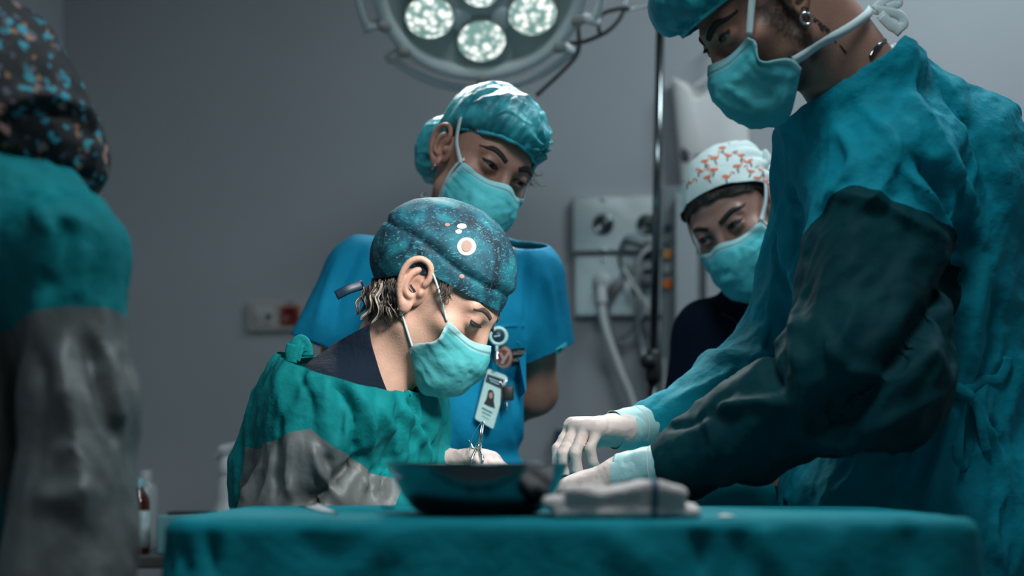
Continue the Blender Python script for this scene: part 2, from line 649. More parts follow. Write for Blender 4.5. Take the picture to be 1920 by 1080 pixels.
def grid(lo, hi, h):
    lo, hi = np.asarray(lo, float), np.asarray(hi, float)
    n = np.ceil((hi - lo) / h).astype(int) + 1
    ax = [lo[i] + h * np.arange(n[i]) for i in range(3)]
    X = np.stack(np.meshgrid(*ax, indexing='ij'), -1).reshape(-1, 3).astype(np.float32)
    return X, tuple(n), lo


OFF = np.array([(i >> 2 & 1, i >> 1 & 1, i & 1) for i in range(8)])
EDG = [(a, b) for a in range(8) for b in range(a + 1, 8) if bin(a ^ b).count('1') == 1]


def snets(Fv, shape, lo, h):
    """naive surface nets -> vertices, triangles"""
    Fg = Fv.reshape(shape)
    S = Fg < 0
    nx, ny, nz = shape
    cnt = np.zeros((nx - 1, ny - 1, nz - 1), np.int8)
    for o in OFF:
        cnt += S[o[0]:nx - 1 + o[0], o[1]:ny - 1 + o[1], o[2]:nz - 1 + o[2]]
    act = (cnt > 0) & (cnt < 8)
    ids = np.argwhere(act)
    idx = np.full(act.shape, -1, np.int64)
    idx[act] = np.arange(len(ids))
    vals = np.stack([Fg[ids[:, 0] + o[0], ids[:, 1] + o[1], ids[:, 2] + o[2]] for o in OFF], 1)
    acc = np.zeros((len(ids), 3))
    n = np.zeros(len(ids))
    for a, b in EDG:
        va, vb = vals[:, a], vals[:, b]
        m = (va < 0) != (vb < 0)
        t = np.where(m, va / np.where(m, va - vb, 1), 0)
        acc += m[:, None] * (OFF[a] + t[:, None] * (OFF[b] - OFF[a]))
        n += m
    V = lo + h * (ids + acc / n[:, None])
    Q = []
    for ax in range(3):
        b, c = (ax + 1) % 3, (ax + 2) % 3
        sl0 = [slice(None)] * 3
        sl1 = [slice(None)] * 3
        sl0[ax], sl1[ax] = slice(0, -1), slice(1, None)
        s0, s1 = S[tuple(sl0)], S[tuple(sl1)]
        for flip in (0, 1):
            m = (s0 & ~s1) if not flip else (~s0 & s1)
            e = np.argwhere(m)
            e = e[(e[:, b] > 0) & (e[:, c] > 0) & (e[:, b] < shape[b] - 1) & (e[:, c] < shape[c] - 1)]
            if not len(e):
                continue
            q = []
            for db, dc in ((-1, -1), (0, -1), (0, 0), (-1, 0)):
                f = e.copy()
                f[:, b] += db
                f[:, c] += dc
                q.append(idx[f[:, 0], f[:, 1], f[:, 2]])
            q = np.stack(q, 1)
            Q.append(q[:, ::-1] if flip else q)
    Q = np.vstack(Q)
    Q = Q[(Q >= 0).all(1)]
    T = np.vstack([Q[:, [0, 1, 2]], Q[:, [0, 2, 3]]])
    return V, T


def relax(V, T, it=1, lam=0.5):
    e = np.vstack([T[:, [0, 1]], T[:, [1, 2]], T[:, [2, 0]]])
    for _ in range(it):
        s = np.zeros_like(V)
        c = np.zeros(len(V))
        for k in range(3):
            s[:, k] = np.bincount(e[:, 0], V[e[:, 1], k], len(V)) + np.bincount(e[:, 1], V[e[:, 0], k], len(V))
        c = np.bincount(e[:, 0], minlength=len(V)) + np.bincount(e[:, 1], minlength=len(V))
        V = V + lam * (s / np.maximum(c, 1)[:, None] - V)
    return V


def normals(V, T):
    fn = np.cross(V[T[:, 1]] - V[T[:, 0]], V[T[:, 2]] - V[T[:, 0]])
    n = np.zeros_like(V)
    for k in range(3):
        for c in range(3):
            n[:, c] += np.bincount(T[:, k], fn[:, c], len(V))
    return n / np.maximum(np.linalg.norm(n, axis=1, keepdims=True), 1e-12)


def clip(V, T, val):
    """keep the surface where val > 0, with a clean cut edge"""
    ins = val > 0
    k = ins[T].sum(1)
    out = [T[k == 3]]
    newV, base = [V], len(V)
    mixed = T[(k == 1) | (k == 2)]
    if len(mixed):
        im = ins[mixed]
        one = im.sum(1) == 1
        odd = np.where(one, im.argmax(1), (~im).argmax(1))
        a = mixed[np.arange(len(mixed)), odd]
        b = mixed[np.arange(len(mixed)), (odd + 1) % 3]
        c = mixed[np.arange(len(mixed)), (odd + 2) % 3]
        keys = np.concatenate([np.stack([np.minimum(a, b), np.maximum(a, b)], 1), np.stack([np.minimum(a, c), np.maximum(a, c)], 1)])
        u, inv = np.unique(keys, axis=0, return_inverse=True)
        inv = inv.ravel()
        t = val[u[:, 0]] / (val[u[:, 0]] - val[u[:, 1]])
        newV.append(V[u[:, 0]] + t[:, None] * (V[u[:, 1]] - V[u[:, 0]]))
        m = len(mixed)
        ab, ac = inv[:m] + base, inv[m:] + base
        out.append(np.stack([a, ab, ac], 1)[one])
        out.append(np.stack([ab, b, c], 1)[~one])
        out.append(np.stack([ab, c, ac], 1)[~one])
    T2 = np.vstack(out)
    V2 = np.vstack(newV)
    used = np.unique(T2)
    mp = np.full(len(V2), -1)
    mp[used] = np.arange(len(used))
    return V2[used], mp[T2]


_perm = RNG.permutation(256)
_perm = np.concatenate([_perm, _perm, _perm])
_grad = RNG.normal(size=(256, 3))
_grad /= np.linalg.norm(_grad, axis=1, keepdims=True)


def pn(X):
    X = np.asarray(X, float)
    i = np.floor(X).astype(int)
    f = X - i
    u = f * f * f * (f * (f * 6 - 15) + 10)
    i &= 255
    r = np.zeros(len(X))
    for dx in (0, 1):
        wx = u[:, 0] if dx else 1 - u[:, 0]
        for dy in (0, 1):
            wy = u[:, 1] if dy else 1 - u[:, 1]
            for dz in (0, 1):
                wz = u[:, 2] if dz else 1 - u[:, 2]
                h = _perm[_perm[_perm[(i[:, 0] + dx) & 255] + ((i[:, 1] + dy) & 255)] + ((i[:, 2] + dz) & 255)]
                r += wx * wy * wz * np.einsum('ij,ij->i', _grad[h], f - np.array([dx, dy, dz]))
    return r * 1.5


def crumple(V, f, seed, axis=(0, 0, 1), st=0.45, warp=0.5):
    """ridged, stretched noise: long creases running along axis"""
    ax = nrm(axis)
    X = V - (1 - st) * (V @ ax)[:, None] * ax
    X = X * f + seed * 17.31
    wv = np.stack([pn(X * 0.6 + 5.1), pn(X * 0.6 + 33.7), pn(X * 0.6 + 71.9)], 1) * warp
    n1 = pn(X + wv)
    n2 = pn((X + wv) * 2.1 + 9.7)
    return (0.35 - np.abs(n1)) + 0.45 * (0.3 - np.abs(n2))


def ray_hit(bvh, px, py):
    d = P(px, py, 1.0) - np.array([0, 0, CZ])
    h = bvh.ray_cast(Vector((0, 0, CZ)), Vector(nrm(d)))
    return None if h[0] is None else np.array(h[0])


def bvh_of(V, T):
    return BVHTree.FromPolygons([Vector(v) for v in V], [tuple(map(int, t)) for t in T])


def add_folds(V, T, folds):
    """raise (amp>0) or sink long folds along lines laid on the surface"""
    b = bvh_of(V, T)
    N_ = normals(V, T)
    D = np.zeros(len(V))
    for pts, amp, wd in folds:
        q = [ray_hit(b, x, y) for x, y in spline([(x, y, 0) for x, y in pts], 6)[:, :2]]
        q = [x for x in q if x is not None]
        if len(q) < 2:
            continue
        q = np.array(q)
        lo, hi = q.min(0) - 3 * wd, q.max(0) + 3 * wd
        s = np.where(((V > lo) & (V < hi)).all(1))[0]
        if not len(s):
            continue
        best = np.full(len(s), 1e9)
        tt = np.zeros(len(s))
        for i in range(len(q) - 1):
            a, ab = q[i], q[i + 1] - q[i]
            t = np.clip((V[s] - a) @ ab / max(ab @ ab, 1e-12), 0, 1)
            dd = np.linalg.norm(V[s] - a - t[:, None] * ab, axis=1)
            m = dd < best
            best[m] = dd[m]
            tt[m] = ((i + t) / (len(q) - 1))[m]
        taper = np.clip(np.minimum(tt, 1 - tt) * 5, 0.0, 1)
        D[s] += amp * np.exp(-(best / wd) ** 2) * (0.15 + 0.85 * taper)
    return V + N_ * D[:, None]


def sdf_mesh(prims, k, h, pad=0.02, extra=None):
    """prims: (a,b,r1,r2[,k]) world capsules"""
    pts = np.vstack([np.vstack([np.asarray(q[0]) - max(q[2], q[3]), np.asarray(q[0]) + max(q[2], q[3]), np.asarray(q[1]) - max(q[2], q[3]), np.asarray(q[1]) + max(q[2], q[3])]) for q in prims])
    X, sh, lo = grid(pts.min(0) - pad, pts.max(0) + pad, h)
    f = None
    for q in prims:
        d = rc(X, q[0], q[1], q[2], q[3])
        f = d if f is None else smin(f, d, q[4] if len(q) > 4 else k)
    if extra is not None:
        f = extra(X, f)
    V, T = snets(f, sh, lo, h)
    return relax(V, T, 1, 0.4), T


def tri(T):
    out = []
    for f in T:
        for i in range(1, len(f) - 1):
            out.append((f[0], f[i], f[i + 1]))
    return np.array(out)
# ------------------------------------------------------------------ heads
def HB(p, jaw=1.0):
    """skull and jaw; face looks along -Y, origin between the ear canals"""
    f = ell(p, (0, 0.012, 0.044), (0.0735, 0.094, 0.086))
    f = smin(f, ell(p, (0, -0.030, -0.022), (0.060 * jaw, 0.060, 0.076)), 0.03)
    f = smin(f, rc(p, (0.05 * jaw, -0.012, -0.055), (0.012, -0.074, -0.088), 0.014, 0.014), 0.025)
    f = smin(f, rc(p, (-0.05 * jaw, -0.012, -0.055), (-0.012, -0.074, -0.088), 0.014, 0.014), 0.025)
    return f


def eye_open_field(p, s, top, bot, tilt):
    x = (p[:, 0] - s * 0.0315) * s
    z = p[:, 2] - 0.0165 - tilt * x
    q = np.clip(1 - (x / 0.0145) ** 2, -2, 1)
    return np.maximum(np.maximum(z - top * q, -bot * q - z), p[:, 1] + 0.072) * 0.8


def head_mesh(neck_local, neck_r, top=0.0045, bot=0.0035, male=False, h=0.0022, tilt=0.12, jaw=1.0, n0=(0, 0.030, -0.035)):
    nb = np.asarray(neck_local, float)
    lo = np.minimum((-0.085, -0.135, -0.12), nb - neck_r * 1.3)
    hi = np.maximum((0.085, 0.115, 0.14), nb + neck_r * 1.3)
    X, sh, g0 = grid(lo, hi, h)
    f = HB(X, jaw)
    nk = rc(X, n0, nb, neck_r * 0.98, neck_r * 1.12)
    f = smin(f, nk, 0.028)
    s_ = np.where((np.abs(f) < 0.035) & (X[:, 1] < 0.0))[0]
    p, g = X[s_], f[s_]
    for s in (1, -1):
        g = smin(g, ell(p, (s * 0.046, -0.056, -0.010), (0.018, 0.020, 0.014)), 0.02)         # cheekbones
        g = smax(g, -sph(p, (s * 0.0325, -0.1015, 0.0145), 0.0175), 0.013)                      # sockets
    g = smin(g, rc(p, (0.042, -0.070, 0.035), (0.010, -0.0835, 0.031), 0.0085, 0.0085), 0.014)  # brows
    g = smin(g, rc(p, (-0.042, -0.070, 0.035), (-0.010, -0.0835, 0.031), 0.0085, 0.0085), 0.014)
    g = smin(g, rc(p, (0, -0.0865, 0.024), (0, -0.108, -0.020), 0.0075, 0.0105), 0.010)         # nose
    for s in (1, -1):
        g = smin(g, sph(p, (s * 0.0115, -0.098, -0.024), 0.0085), 0.006)
    g = smin(g, ell(p, (0, -0.091, -0.055), (0.022, 0.010, 0.012)), 0.012)                       # mouth
    g = smin(g, sph(p, (0, -0.080, -0.088), 0.016), 0.02)                                        # chin
    for s in (1, -1):
        g = smin(g, sph(p, (s * 0.0315, -0.0755, 0.0165), 0.0152), 0.0045)                      # lids
        g = smax(g, -eye_open_field(p, s, top, bot, tilt), 0.0012)
    f[s_] = g
    V, T = snets(f, sh, g0, h)
    V = relax(V, T, 1, 0.35)
    return V, T


def make_ear():
    h = 0.0013
    X, sh, lo = grid((-0.03, -0.042, -0.014), (0.026, 0.046, 0.02), h)
    f = ell(X, (-0.001, 0.004, -0.003), (0.0165, 0.030, 0.0042))
    hel = [(0.004, -0.001, 0.001), (0.0125, 0.008, 0.004), (0.0145, 0.020, 0.006), (0.008, 0.0325, 0.007), (-0.005, 0.0350, 0.008),
           (-0.0155, 0.027, 0.009), (-0.0190, 0.013, 0.0085), (-0.0170, -0.002, 0.007), (-0.0115, -0.016, 0.004), (-0.004, -0.026, 0.001)]
    hel = spline(hel, 3)
    for i in range(len(hel) - 1):
        f = smin(f, rc(X, hel[i], hel[i + 1], 0.0036, 0.0036), 0.0022)
    f = smin(f, ell(X, (0.002, -0.0275, 0.0), (0.0085, 0.0095, 0.0042)), 0.006)
    ah = spline([(-0.002, 0.022, 0.002), (-0.008, 0.014, 0.004), (-0.0095, 0.003, 0.0048), (-0.006, -0.009, 0.004), (0.002, -0.0145, 0.003)], 3)
    for i in range(len(ah) - 1):
        f = smin(f, rc(X, ah[i], ah[i + 1], 0.0030, 0.0030), 0.004)
    f = smax(f, -ell(X, (0.0035, 0.0, 0.005), (0.0080, 0.0105, 0.0085)), 0.003)
    f = smin(f, ell(X, (0.0125, -0.004, 0.001), (0.0042, 0.0065, 0.0050)), 0.003)
    f = smin(f, ell(X, (0.010, 0.0, -0.008), (0.012, 0.024, 0.008)), 0.005)
    V, T = snets(f, sh, lo, h)
    return relax(V, T, 1, 0.4), T


EAR_V, EAR_T = make_ear()


def ear_at(s, scale=1.12, back=14, flare=17, pos=(0.0785, 0.008, 0.002)):
    """ear verts in head frame for side s"""
    q = EAR_V * scale
    a, b = math.radians(back), math.radians(flare)
    u, v, o = q[:, 0], q[:, 1], q[:, 2]
    o2 = o * math.cos(b) - u * math.sin(b)          # rear edge swings outwards
    u2 = u * math.cos(b) + o * math.sin(b)
    u3 = u2 * math.cos(a) - v * math.sin(a)
    v3 = v * math.cos(a) + u2 * math.sin(a)
    V = np.stack([s * (pos[0] + o2), pos[1] - u3, pos[2] + v3], 1)
    T = EAR_T if s < 0 else EAR_T[:, ::-1]
    return V, T


class Head:
    def __init__(self, c, R, person, neck, neck_r, skin, male=False, ear=1.0, **kw):
        self.c, self.R, self.person = np.asarray(c, float), R, person
        self.male = male
        nb = self.loc(neck)
        V, T = head_mesh(nb, neck_r, male=male, **kw)
        self.bvh = bvh_of(V, T)
        E = [ear_at(1, ear), ear_at(-1, ear)]
        V, T = joinT([(V, T)] + E)
        self.V, self.T = V, T
        col = np.tile(np.asarray(skin, float), (len(V), 1))
        # natural tint: warmer cheeks, ears and nose
        warm = np.exp(-((np.abs(V[:, 0]) - 0.042) ** 2 + (V[:, 1] + 0.06) ** 2 + (V[:, 2] + 0.02) ** 2) / 0.0009)
        warm = np.maximum(warm, 0.8 * (np.abs(V[:, 0]) > 0.072))
        col *= 1 + warm[:, None] * np.array([0.06, -0.05, -0.06])
        lid = np.exp(-(((np.abs(V[:, 0]) - 0.0325) / 0.017) ** 2 + ((V[:, 2] - 0.018) / 0.011) ** 2)) * (V[:, 1] < -0.05)
        col *= 1 - lid[:, None] * np.array([0.26, 0.36, 0.34])       # darker pigment of the lids
        self.col = col

    def loc(self, wv):
        return (np.asarray(wv, float) - self.c) @ self.R

    def w(self, lv):
        return self.c + np.asarray(lv, float) @ self.R.T

    def cast(self, x, z, off=0.0):
        """front of the face at local x,z"""
        h = self.bvh.ray_cast(Vector((x, -0.3, z)), Vector((0, 1, 0)))
        if h[0] is None:
            return None
        return np.array(h[0]) + off * np.array(h[1]), np.array(h[1])

    def near(self, p, off=0.0):
        h = self.bvh.find_nearest(Vector(p))
        return np.array(h[0]) + off * np.array(h[1]), np.array(h[1])

    def brow(self, s, pts, m, wmax=0.0036, off=0.0009):
        c = spline([(x, 0, z) for x, z in pts], 6)
        n = len(c)
        Vv, T = [], []
        for i, q in enumerate(c):
            t = i / (n - 1)
            wd = wmax * (0.75 + 0.6 * t) * (1 - t ** 3) + 0.0006
            tg = nrm(c[min(i + 1, n - 1)] - c[max(i - 1, 0)])
            up = np.array([-tg[2], 0, tg[0]])
            for k in range(5):
                j = (k / 4 - 0.5) * 2
                o = q + up * j * wd
                r = self.cast(s * o[0], o[2], off * (1.6 - abs(j)))
                Vv.append(r[0] if r else self.near((s * o[0], -0.08, o[2]), off)[0])
        for i in range(n - 1):
            for k in range(4):
                a = i * 5 + k
                T.append((a, a + 1, a + 6, a + 5))
        return mk('eyebrow', self.w(Vv), T, m, self.person, solid=0.0012)

    def eyes(self, gaze=(0, -1, -0.6), top=0.0045, bot=0.0035, iris=(0.035, 0.016, 0.008), lashes=True, tilt=0.12, lashlen=0.0042, sides=(1, -1)):
        g = nrm(gaze)
        for s in sides:
            c = np.array([s * 0.0315, -0.0750, 0.0165])
            nu, nv = 40, 28
            Rm = frame_from(g)
            V, T = lathe([(0.0138 * math.sin(math.pi * i / nv) + 1e-6, 0.0138 * math.cos(math.pi * i / nv)) for i in range(nv + 1)][::-1], nu, close=False)
            ang = np.degrees(np.arccos(np.clip(V[:, 2] / 0.0138, -1, 1)))
            col = np.where((ang < 11)[:, None], (0.003, 0.003, 0.003), np.where((ang < 29)[:, None], iris, (0.36, 0.33, 0.32)))
            mk('eye', self.w(c + V @ Rm.T), T, M['eye'], self.person, col=col)
            if lashes:
                # dark lash line along the upper lid edge
                pts, dirs = [], []
                for x in np.linspace(-0.0138, 0.0142, 15):
                    q = max(0.0, 1 - (x / 0.0145) ** 2)
                    z = 0.0165 + tilt * x + top * q
                    r = self.cast(s * 0.0315 + s * x, z + 0.0012, 0.0002)
                    if r is None:
                        continue
                    pts.append(r[0])
                    dirs.append(nrm(np.array([0.35 * s * x / 0.014, -0.75, -0.55])))
                pts = np.array(pts)
                Vv, T = [], []
                for i, (a, d) in enumerate(zip(pts, dirs)):
                    ln = lashlen * (0.45 + 0.55 * i / (len(pts) - 1))
                    Vv += [a + np.array([0, -0.0003, 0.0012]), a + d * ln * 0.5, a + d * ln + np.array([0, -0.0005, 0.0008])]
                for i in range(len(pts) - 1):
                    for k in range(2):
                        b_ = i * 3 + k
                        T.append((b_, b_ + 1, b_ + 4, b_ + 3))
                mk('eyelashes', self.w(Vv), T, M['lash'], self.person, solid=0.0008)

    def outside(self, p, off):
        """push points of a strap out of the head"""
        out = []
        for q in p:
            n, nn = self.near(q)
            d = (q - n) @ nn
            out.append(n + nn * off if d < off else q)
        return np.array(out)

    def strap(self, pts, m, parent, wd=0.004, th=0.0012, name='ear_loop', off=0.002, push=True, round_=False, ext=None):
        q = spline(pts, 8)
        nn = []
        if push:
            q = self.outside(q, off)
            for _ in range(2):
                q[1:-1] = (q[:-2] + 2 * q[1:-1] + q[2:]) / 4
            q = self.outside(q, off)
        for p_ in q:
            nn.append(self.near(p_)[1])
        if round_:
            V, T = tube(q, wd / 2, 8)
        else:
            Vv, T = [], []
            for i in range(len(q)):
                tg = nrm(q[min(i + 1, len(q) - 1)] - q[max(i - 1, 0)])
                sd = nrm(np.cross(tg, nn[i]))
                up = np.cross(sd, tg)
                for a, b in ((-1, -1), (1, -1), (1, 1), (-1, 1)):
                    Vv.append(q[i] + sd * wd / 2 * a + up * th / 2 * b)
            for i in range(len(q) - 1):
                for k in range(4):
                    l_ = (k + 1) % 4
                    T.append((i * 4 + k, i * 4 + l_, i * 4 + 4 + l_, i * 4 + 4 + k))
            n4 = len(q) * 4
            T += [(3, 2, 1, 0), (n4 - 4, n4 - 3, n4 - 2, n4 - 1)]
            V = np.array(Vv)
        return mk(name, self.w(V), T, m, parent)

    def mask(self, color, seed, wr=0.0034, side=None, label=None, puff=0.0, pale=(0.42, 0.72, 0.74), nu=56, nv=44, sidepinch=0.0, bot=0.0, topy=-0.061):
        """pleated surgical mask"""
        rows = [  # centre, mid, side   (x, y, z)
            [(0, -0.113, 0.003), (0.031, -0.0945, -0.006), (0.065, topy, -0.003)],
            [(0, -0.1275 - puff, -0.022), (0.036, -0.109 - puff, -0.027), (0.069, -0.058, -0.021)],
            [(0, -0.130 - puff, -0.052), (0.039, -0.110 - puff, -0.054), (0.068, -0.049, -0.040)],
            [(0, -0.120, -0.086 - bot), (0.036, -0.100, -0.086 - bot), (0.063, -0.043, -0.058)],
            [(0, -0.092, -0.113 - bot), (0.028, -0.082, -0.110 - bot), (0.054, -0.042, -0.074 - bot)],
        ]
        C = []
        for r in rows:
            full = [(-r[2][0], *r[2][1:]), (-r[1][0], *r[1][1:]), r[0], r[1], r[2]]
            C.append(spline(full, nu // 4))
        C = np.array(C)
        cols = [spline(C[:, j], nv // 4) for j in range(C.shape[1])]
        G = np.array(cols).transpose(1, 0, 2)
        a, b = G.shape[:2]
        vv = np.linspace(0, 1, a)[:, None] * np.ones(b)
        uu = np.linspace(-1, 1, b)[None, :] * np.ones((a, 1))
        V = G.reshape(-1, 3).copy()
        T = []
        for i in range(a - 1):
            for j in range(b - 1):
                T.append((i * b + j, i * b + j + 1, i * b + b + j + 1, i * b + b + j))
        T = np.array(T)
        tr = np.vstack([T[:, [0, 1, 2]], T[:, [0, 2, 3]]])
        Nn = normals(V, tr)
        if Nn[:, 1].mean() > 0:
            Nn = -Nn
            T = T[:, ::-1]
        u, v = uu.ravel(), vv.ravel()
        # three pleats, open in the middle and stacked at the sides
        D = np.zeros(len(V))
        for k_, v0 in enumerate((0.20, 0.36, 0.55)):
            ph = np.clip((v - v0) / 0.05, 0, 1)
            D -= 0.0017 * ph * (0.35 + 0.65 * np.abs(u)) * np.clip(1 - (v - v0) / 0.3, 0, 1)
        cr = crumple(V, 24, seed, axis=(0.7, 0, 0.7), st=0.6)
        cr2 = crumple(V, 38, seed + 3, axis=(0.5, 0.3, -0.8), st=0.35)
        env = np.clip(v * 4 - 0.5, 0, 1) * np.clip((1 - v) * 6, 0, 1) * (0.4 + 0.6 * np.clip((1 - np.abs(u)) * 5, 0, 1))
        D += wr * env * (2.2 * cr + 1.4 * cr2)
        D += 0.0006 * (np.abs(u) > 0.93)
        D += 0.0007 * (np.abs(v - 0.06) < 0.035)
        V = V + Nn * D[:, None]
        if sidepinch:
            # side edge pulled in towards the face in a U between the two loops
            e = np.clip((np.abs(u) - 0.55) / 0.45, 0, 1) ** 2
            V[:, 1] -= sidepinch * e * np.exp(-((v - 0.45) / 0.26) ** 2)
        # never through the face
        for i in range(len(V)):
            n, nn = self.near(V[i])
            d = (V[i] - n) @ nn
            if d < 0.0025:
                V[i] += nn * (0.0025 - d)
        col = np.tile(np.asarray(color, float), (len(V), 1))
        edge = (np.abs(u) > 0.93) | (v < 0.115)
        col[edge] = pale
        for v0 in (0.035, 0.085):
            col[(np.abs(v - v0) < 0.010) & (np.abs(u) < 0.93)] = np.asarray(color) * 0.75
        o = mk('face_mask', self.w(V), T, M['mask'], self.person, col=col, solid=0.0016, offs=1.0)
        if label:
            o['label'] = label
        self.mask_o = o
        self.mask_bvh = bvh_of(V, np.vstack([T[:, [0, 1, 2]], T[:, [0, 2, 3]]]))
        return o


def shell(H, sdf, lo, hi, h, cut, name, m, disp=None, solid=0.0015, rl=2, label=None, parent=None):
    """open fabric shell in head frame: surface of sdf where cut > 0"""
    X, sh, g0 = grid(lo, hi, h)
    V, T = snets(sdf(X), sh, g0, h)
    V = relax(V, T, rl, 0.5)
    if disp is not None:
        V = V + normals(V, T) * disp(V)[:, None]
    V2, T2 = clip(V, T, cut(V))
    o = mk(name, H.w(V2), T2, m, parent or H.person, solid=solid, offs=-1.0)
    if label:
        o['label'] = label
    return o, V2, T2


def rim_tube(H, V, T, cut, r, name, m, parent, wav=0.0):
    """tube along the largest open border of a clipped shell (head frame)"""
    e = {}
    for t in T:
        for a, b in ((t[0], t[1]), (t[1], t[2]), (t[2], t[0])):
            k_ = (min(a, b), max(a, b))
            e[k_] = e.get(k_, 0) + 1
    nb = {}
    for (a, b), c in e.items():
        if c == 1:
            nb.setdefault(a, []).append(b)
            nb.setdefault(b, []).append(a)
    seen, loops = set(), []
    for s in nb:
        if s in seen:
            continue
        lp, prev, cur = [s], None, s
        seen.add(s)
        while True:
            nx = [q for q in nb[cur] if q not in seen]
            if not nx:
                break
            cur = nx[0]
            seen.add(cur)
            lp.append(cur)
        loops.append(lp)
    lp = max(loops, key=len)
    p = V[np.array(lp)]
    step = max(1, len(p) // 90)
    p = p[::step]
    for _ in range(2):
        p = (np.roll(p, 1, 0) + 2 * p + np.roll(p, -1, 0)) / 4
    rr = r * (1 + wav * RNG.normal(size=len(p)))
    Vt, Tt = tube(p, rr, 8, closed=True)
    return mk(name, H.w(Vt), Tt, m, parent), p
# ------------------------------------------------------------------ the room
WA = math.radians(7)
WU = np.array([math.cos(WA), -math.sin(WA), 0])      # along the back wall, to the right
WN = np.array([-math.sin(WA), -math.cos(WA), 0])     # out of the back wall, to the room
W0 = np.array([0, 3.6, 0])
RW = np.stack([WU, -WN, np.array([0, 0, 1.0])], 1)


def on_wall(px, py, off=0.0):
    d = P(px, py, 1.0) - np.array([0, 0, CZ])
    o = np.array([0, 0, CZ])
    t = ((W0 + WN * off - o) @ WN) / (d @ WN)
    return o + d * t


def wrect(x0, y0, x1, y1, off, th, bev=0.003):
    """box lying on the back wall covering that window of pixels"""
    a, b = on_wall(x0, y1, off), on_wall(x1, y0, off)
    c = (a + b) / 2
    return box(c + WN * th / 2, (abs((b - a) @ WU), th, abs(b[2] - a[2])), bev, RW)


def wdisc(px, py, r, off, prof, n=28):
    """lathe with its axis out of the wall; prof in metres"""
    c = on_wall(px, py, off)
    return lathe(prof, n, c, frame_from(WN, WU))


def struct(name, V, T, m, parent=None):
    o = mk(name, V, T, m, parent, smooth=False)
    if parent is None:
        o['kind'] = 'structure'
    return o


cornerL = W0 + WU * -1.192
cornerR = W0 + WU * 2.3
V, T = box((cornerL + cornerR) / 2 - WN * 0.05 + np.array([0, 0, CEIL / 2]), (3.49 + 0.2, 0.1, CEIL), 0, RW)
struct('wall_back', V, T, M['wall'])
c2 = cornerL + WN * 5.5
V, T = box((cornerL + c2) / 2 - WU * 0.05 + np.array([0, 0, CEIL / 2]), (0.1, 5.5, CEIL), 0, RW)
struct('wall_left', V, T, M['wall_side'])
c3 = cornerR + WN * 5.5
V, T = box((cornerR + c3) / 2 + WU * 0.05 + np.array([0, 0, CEIL / 2]), (0.1, 5.5, CEIL), 0, RW)
struct('wall_right', V, T, M['wall'])
V, T = box((c2 + c3) / 2 + WN * 0.05 + np.array([0, 0, CEIL / 2]), (3.7, 0.1, CEIL), 0, RW)
struct('wall_front', V, T, M['wall'])
mid = (cornerL + c3) / 2
V, T = box(mid + np.array([0, 0, -0.05]), (3.9, 5.8, 0.1), 0, RW)
struct('floor', V, T, M['floor'])
V, T = box(mid + np.array([0, 0, CEIL + 0.05]), (3.9, 5.8, 0.1), 0, RW)
struct('ceiling', V, T, M['ceiling'])
for i, (tx, ty, te) in enumerate(FILL_TROFFERS):  # housings for the added fill lights, out of view
    t = thing('ceiling_light', ['flat square ceiling light nearer the camera, above the left side', 'flat square ceiling light above the right side of the room'][i], 'light', (tx, ty, CEIL - 0.02))
    parts = []
    for sx, sy, lx, ly in ((0, 0.31, 0.66, 0.04), (0, -0.31, 0.66, 0.04), (0.31, 0, 0.04, 0.58), (-0.31, 0, 0.04, 0.58)):
        parts.append(box((tx + sx, ty + sy, CEIL - 0.0125), (lx, ly, 0.025), 0.003))
    V, T = join(parts)
    mk('frame', V, T, M['lamp_white'], t, smooth=False)
    V, T = box((tx, ty, CEIL - 0.008), (0.58, 0.58, 0.012))
    mk('diffuser', V, T, mat('diffuser', (0.6, 0.65, 0.68), 0.6), t, smooth=False)

# ---- wall socket plate
sp = thing('wall_socket', 'beige wall socket plate with a dark red outlet behind the nurse', 'socket', on_wall(520, 594))
V, T = wrect(466, 564, 640, 622, 0, 0.012, 0.004)
mk('plate', V, T, M['socket_beige'], sp, smooth=False)
V, T = wrect(477, 573, 513, 609, 0.012, 0.004, 0.0015)
o = mk('data_module', V, T, M['socket_light'], sp, smooth=False)
V, T = wrect(479, 586, 494, 600, 0.016, 0.003, 0.001)
mk('port', V, T, M['socket_beige'], o, smooth=False)
V, T = wdisc(504, 594, 0, 0.016, [(0.0075, 0), (0.0075, 0.003), (0.005, 0.004), (0.005, 0.001)])
mk('jack', V, T, M['blue_dark'], o)
V, T = wrect(527, 574, 562, 610, 0.012, 0.005, 0.002)
o = mk('power_outlet', V, T, M['socket_red'], sp, smooth=False)
V, T = wdisc(544, 592, 0, 0.0165, [(0.021, 0), (0.021, 0.002), (0.018, 0.0025), (0.017, 0.0008)])
mk('recess', V, T, M['socket_red2'], o)
V, T = wrect(536, 566, 552, 570, 0.012, 0.001, 0.0002)
mk('marking', V, T, M['badge_text'], sp, smooth=False)
V, T = wrect(578, 573, 613, 609, 0.012, 0.004, 0.0015)
mk('blank_module', V, T, M['socket_light'], sp, smooth=False)

# ---- small dark outlet low on the wall
V, T = wrect(1041, 806, 1066, 838, 0, 0.03, 0.004)
o = mk('cable_outlet', V, T, M['blue_dark'], None, smooth=False)
tag(o, 'small dark outlet box low on the back wall beside the gloved hand', 'outlet')

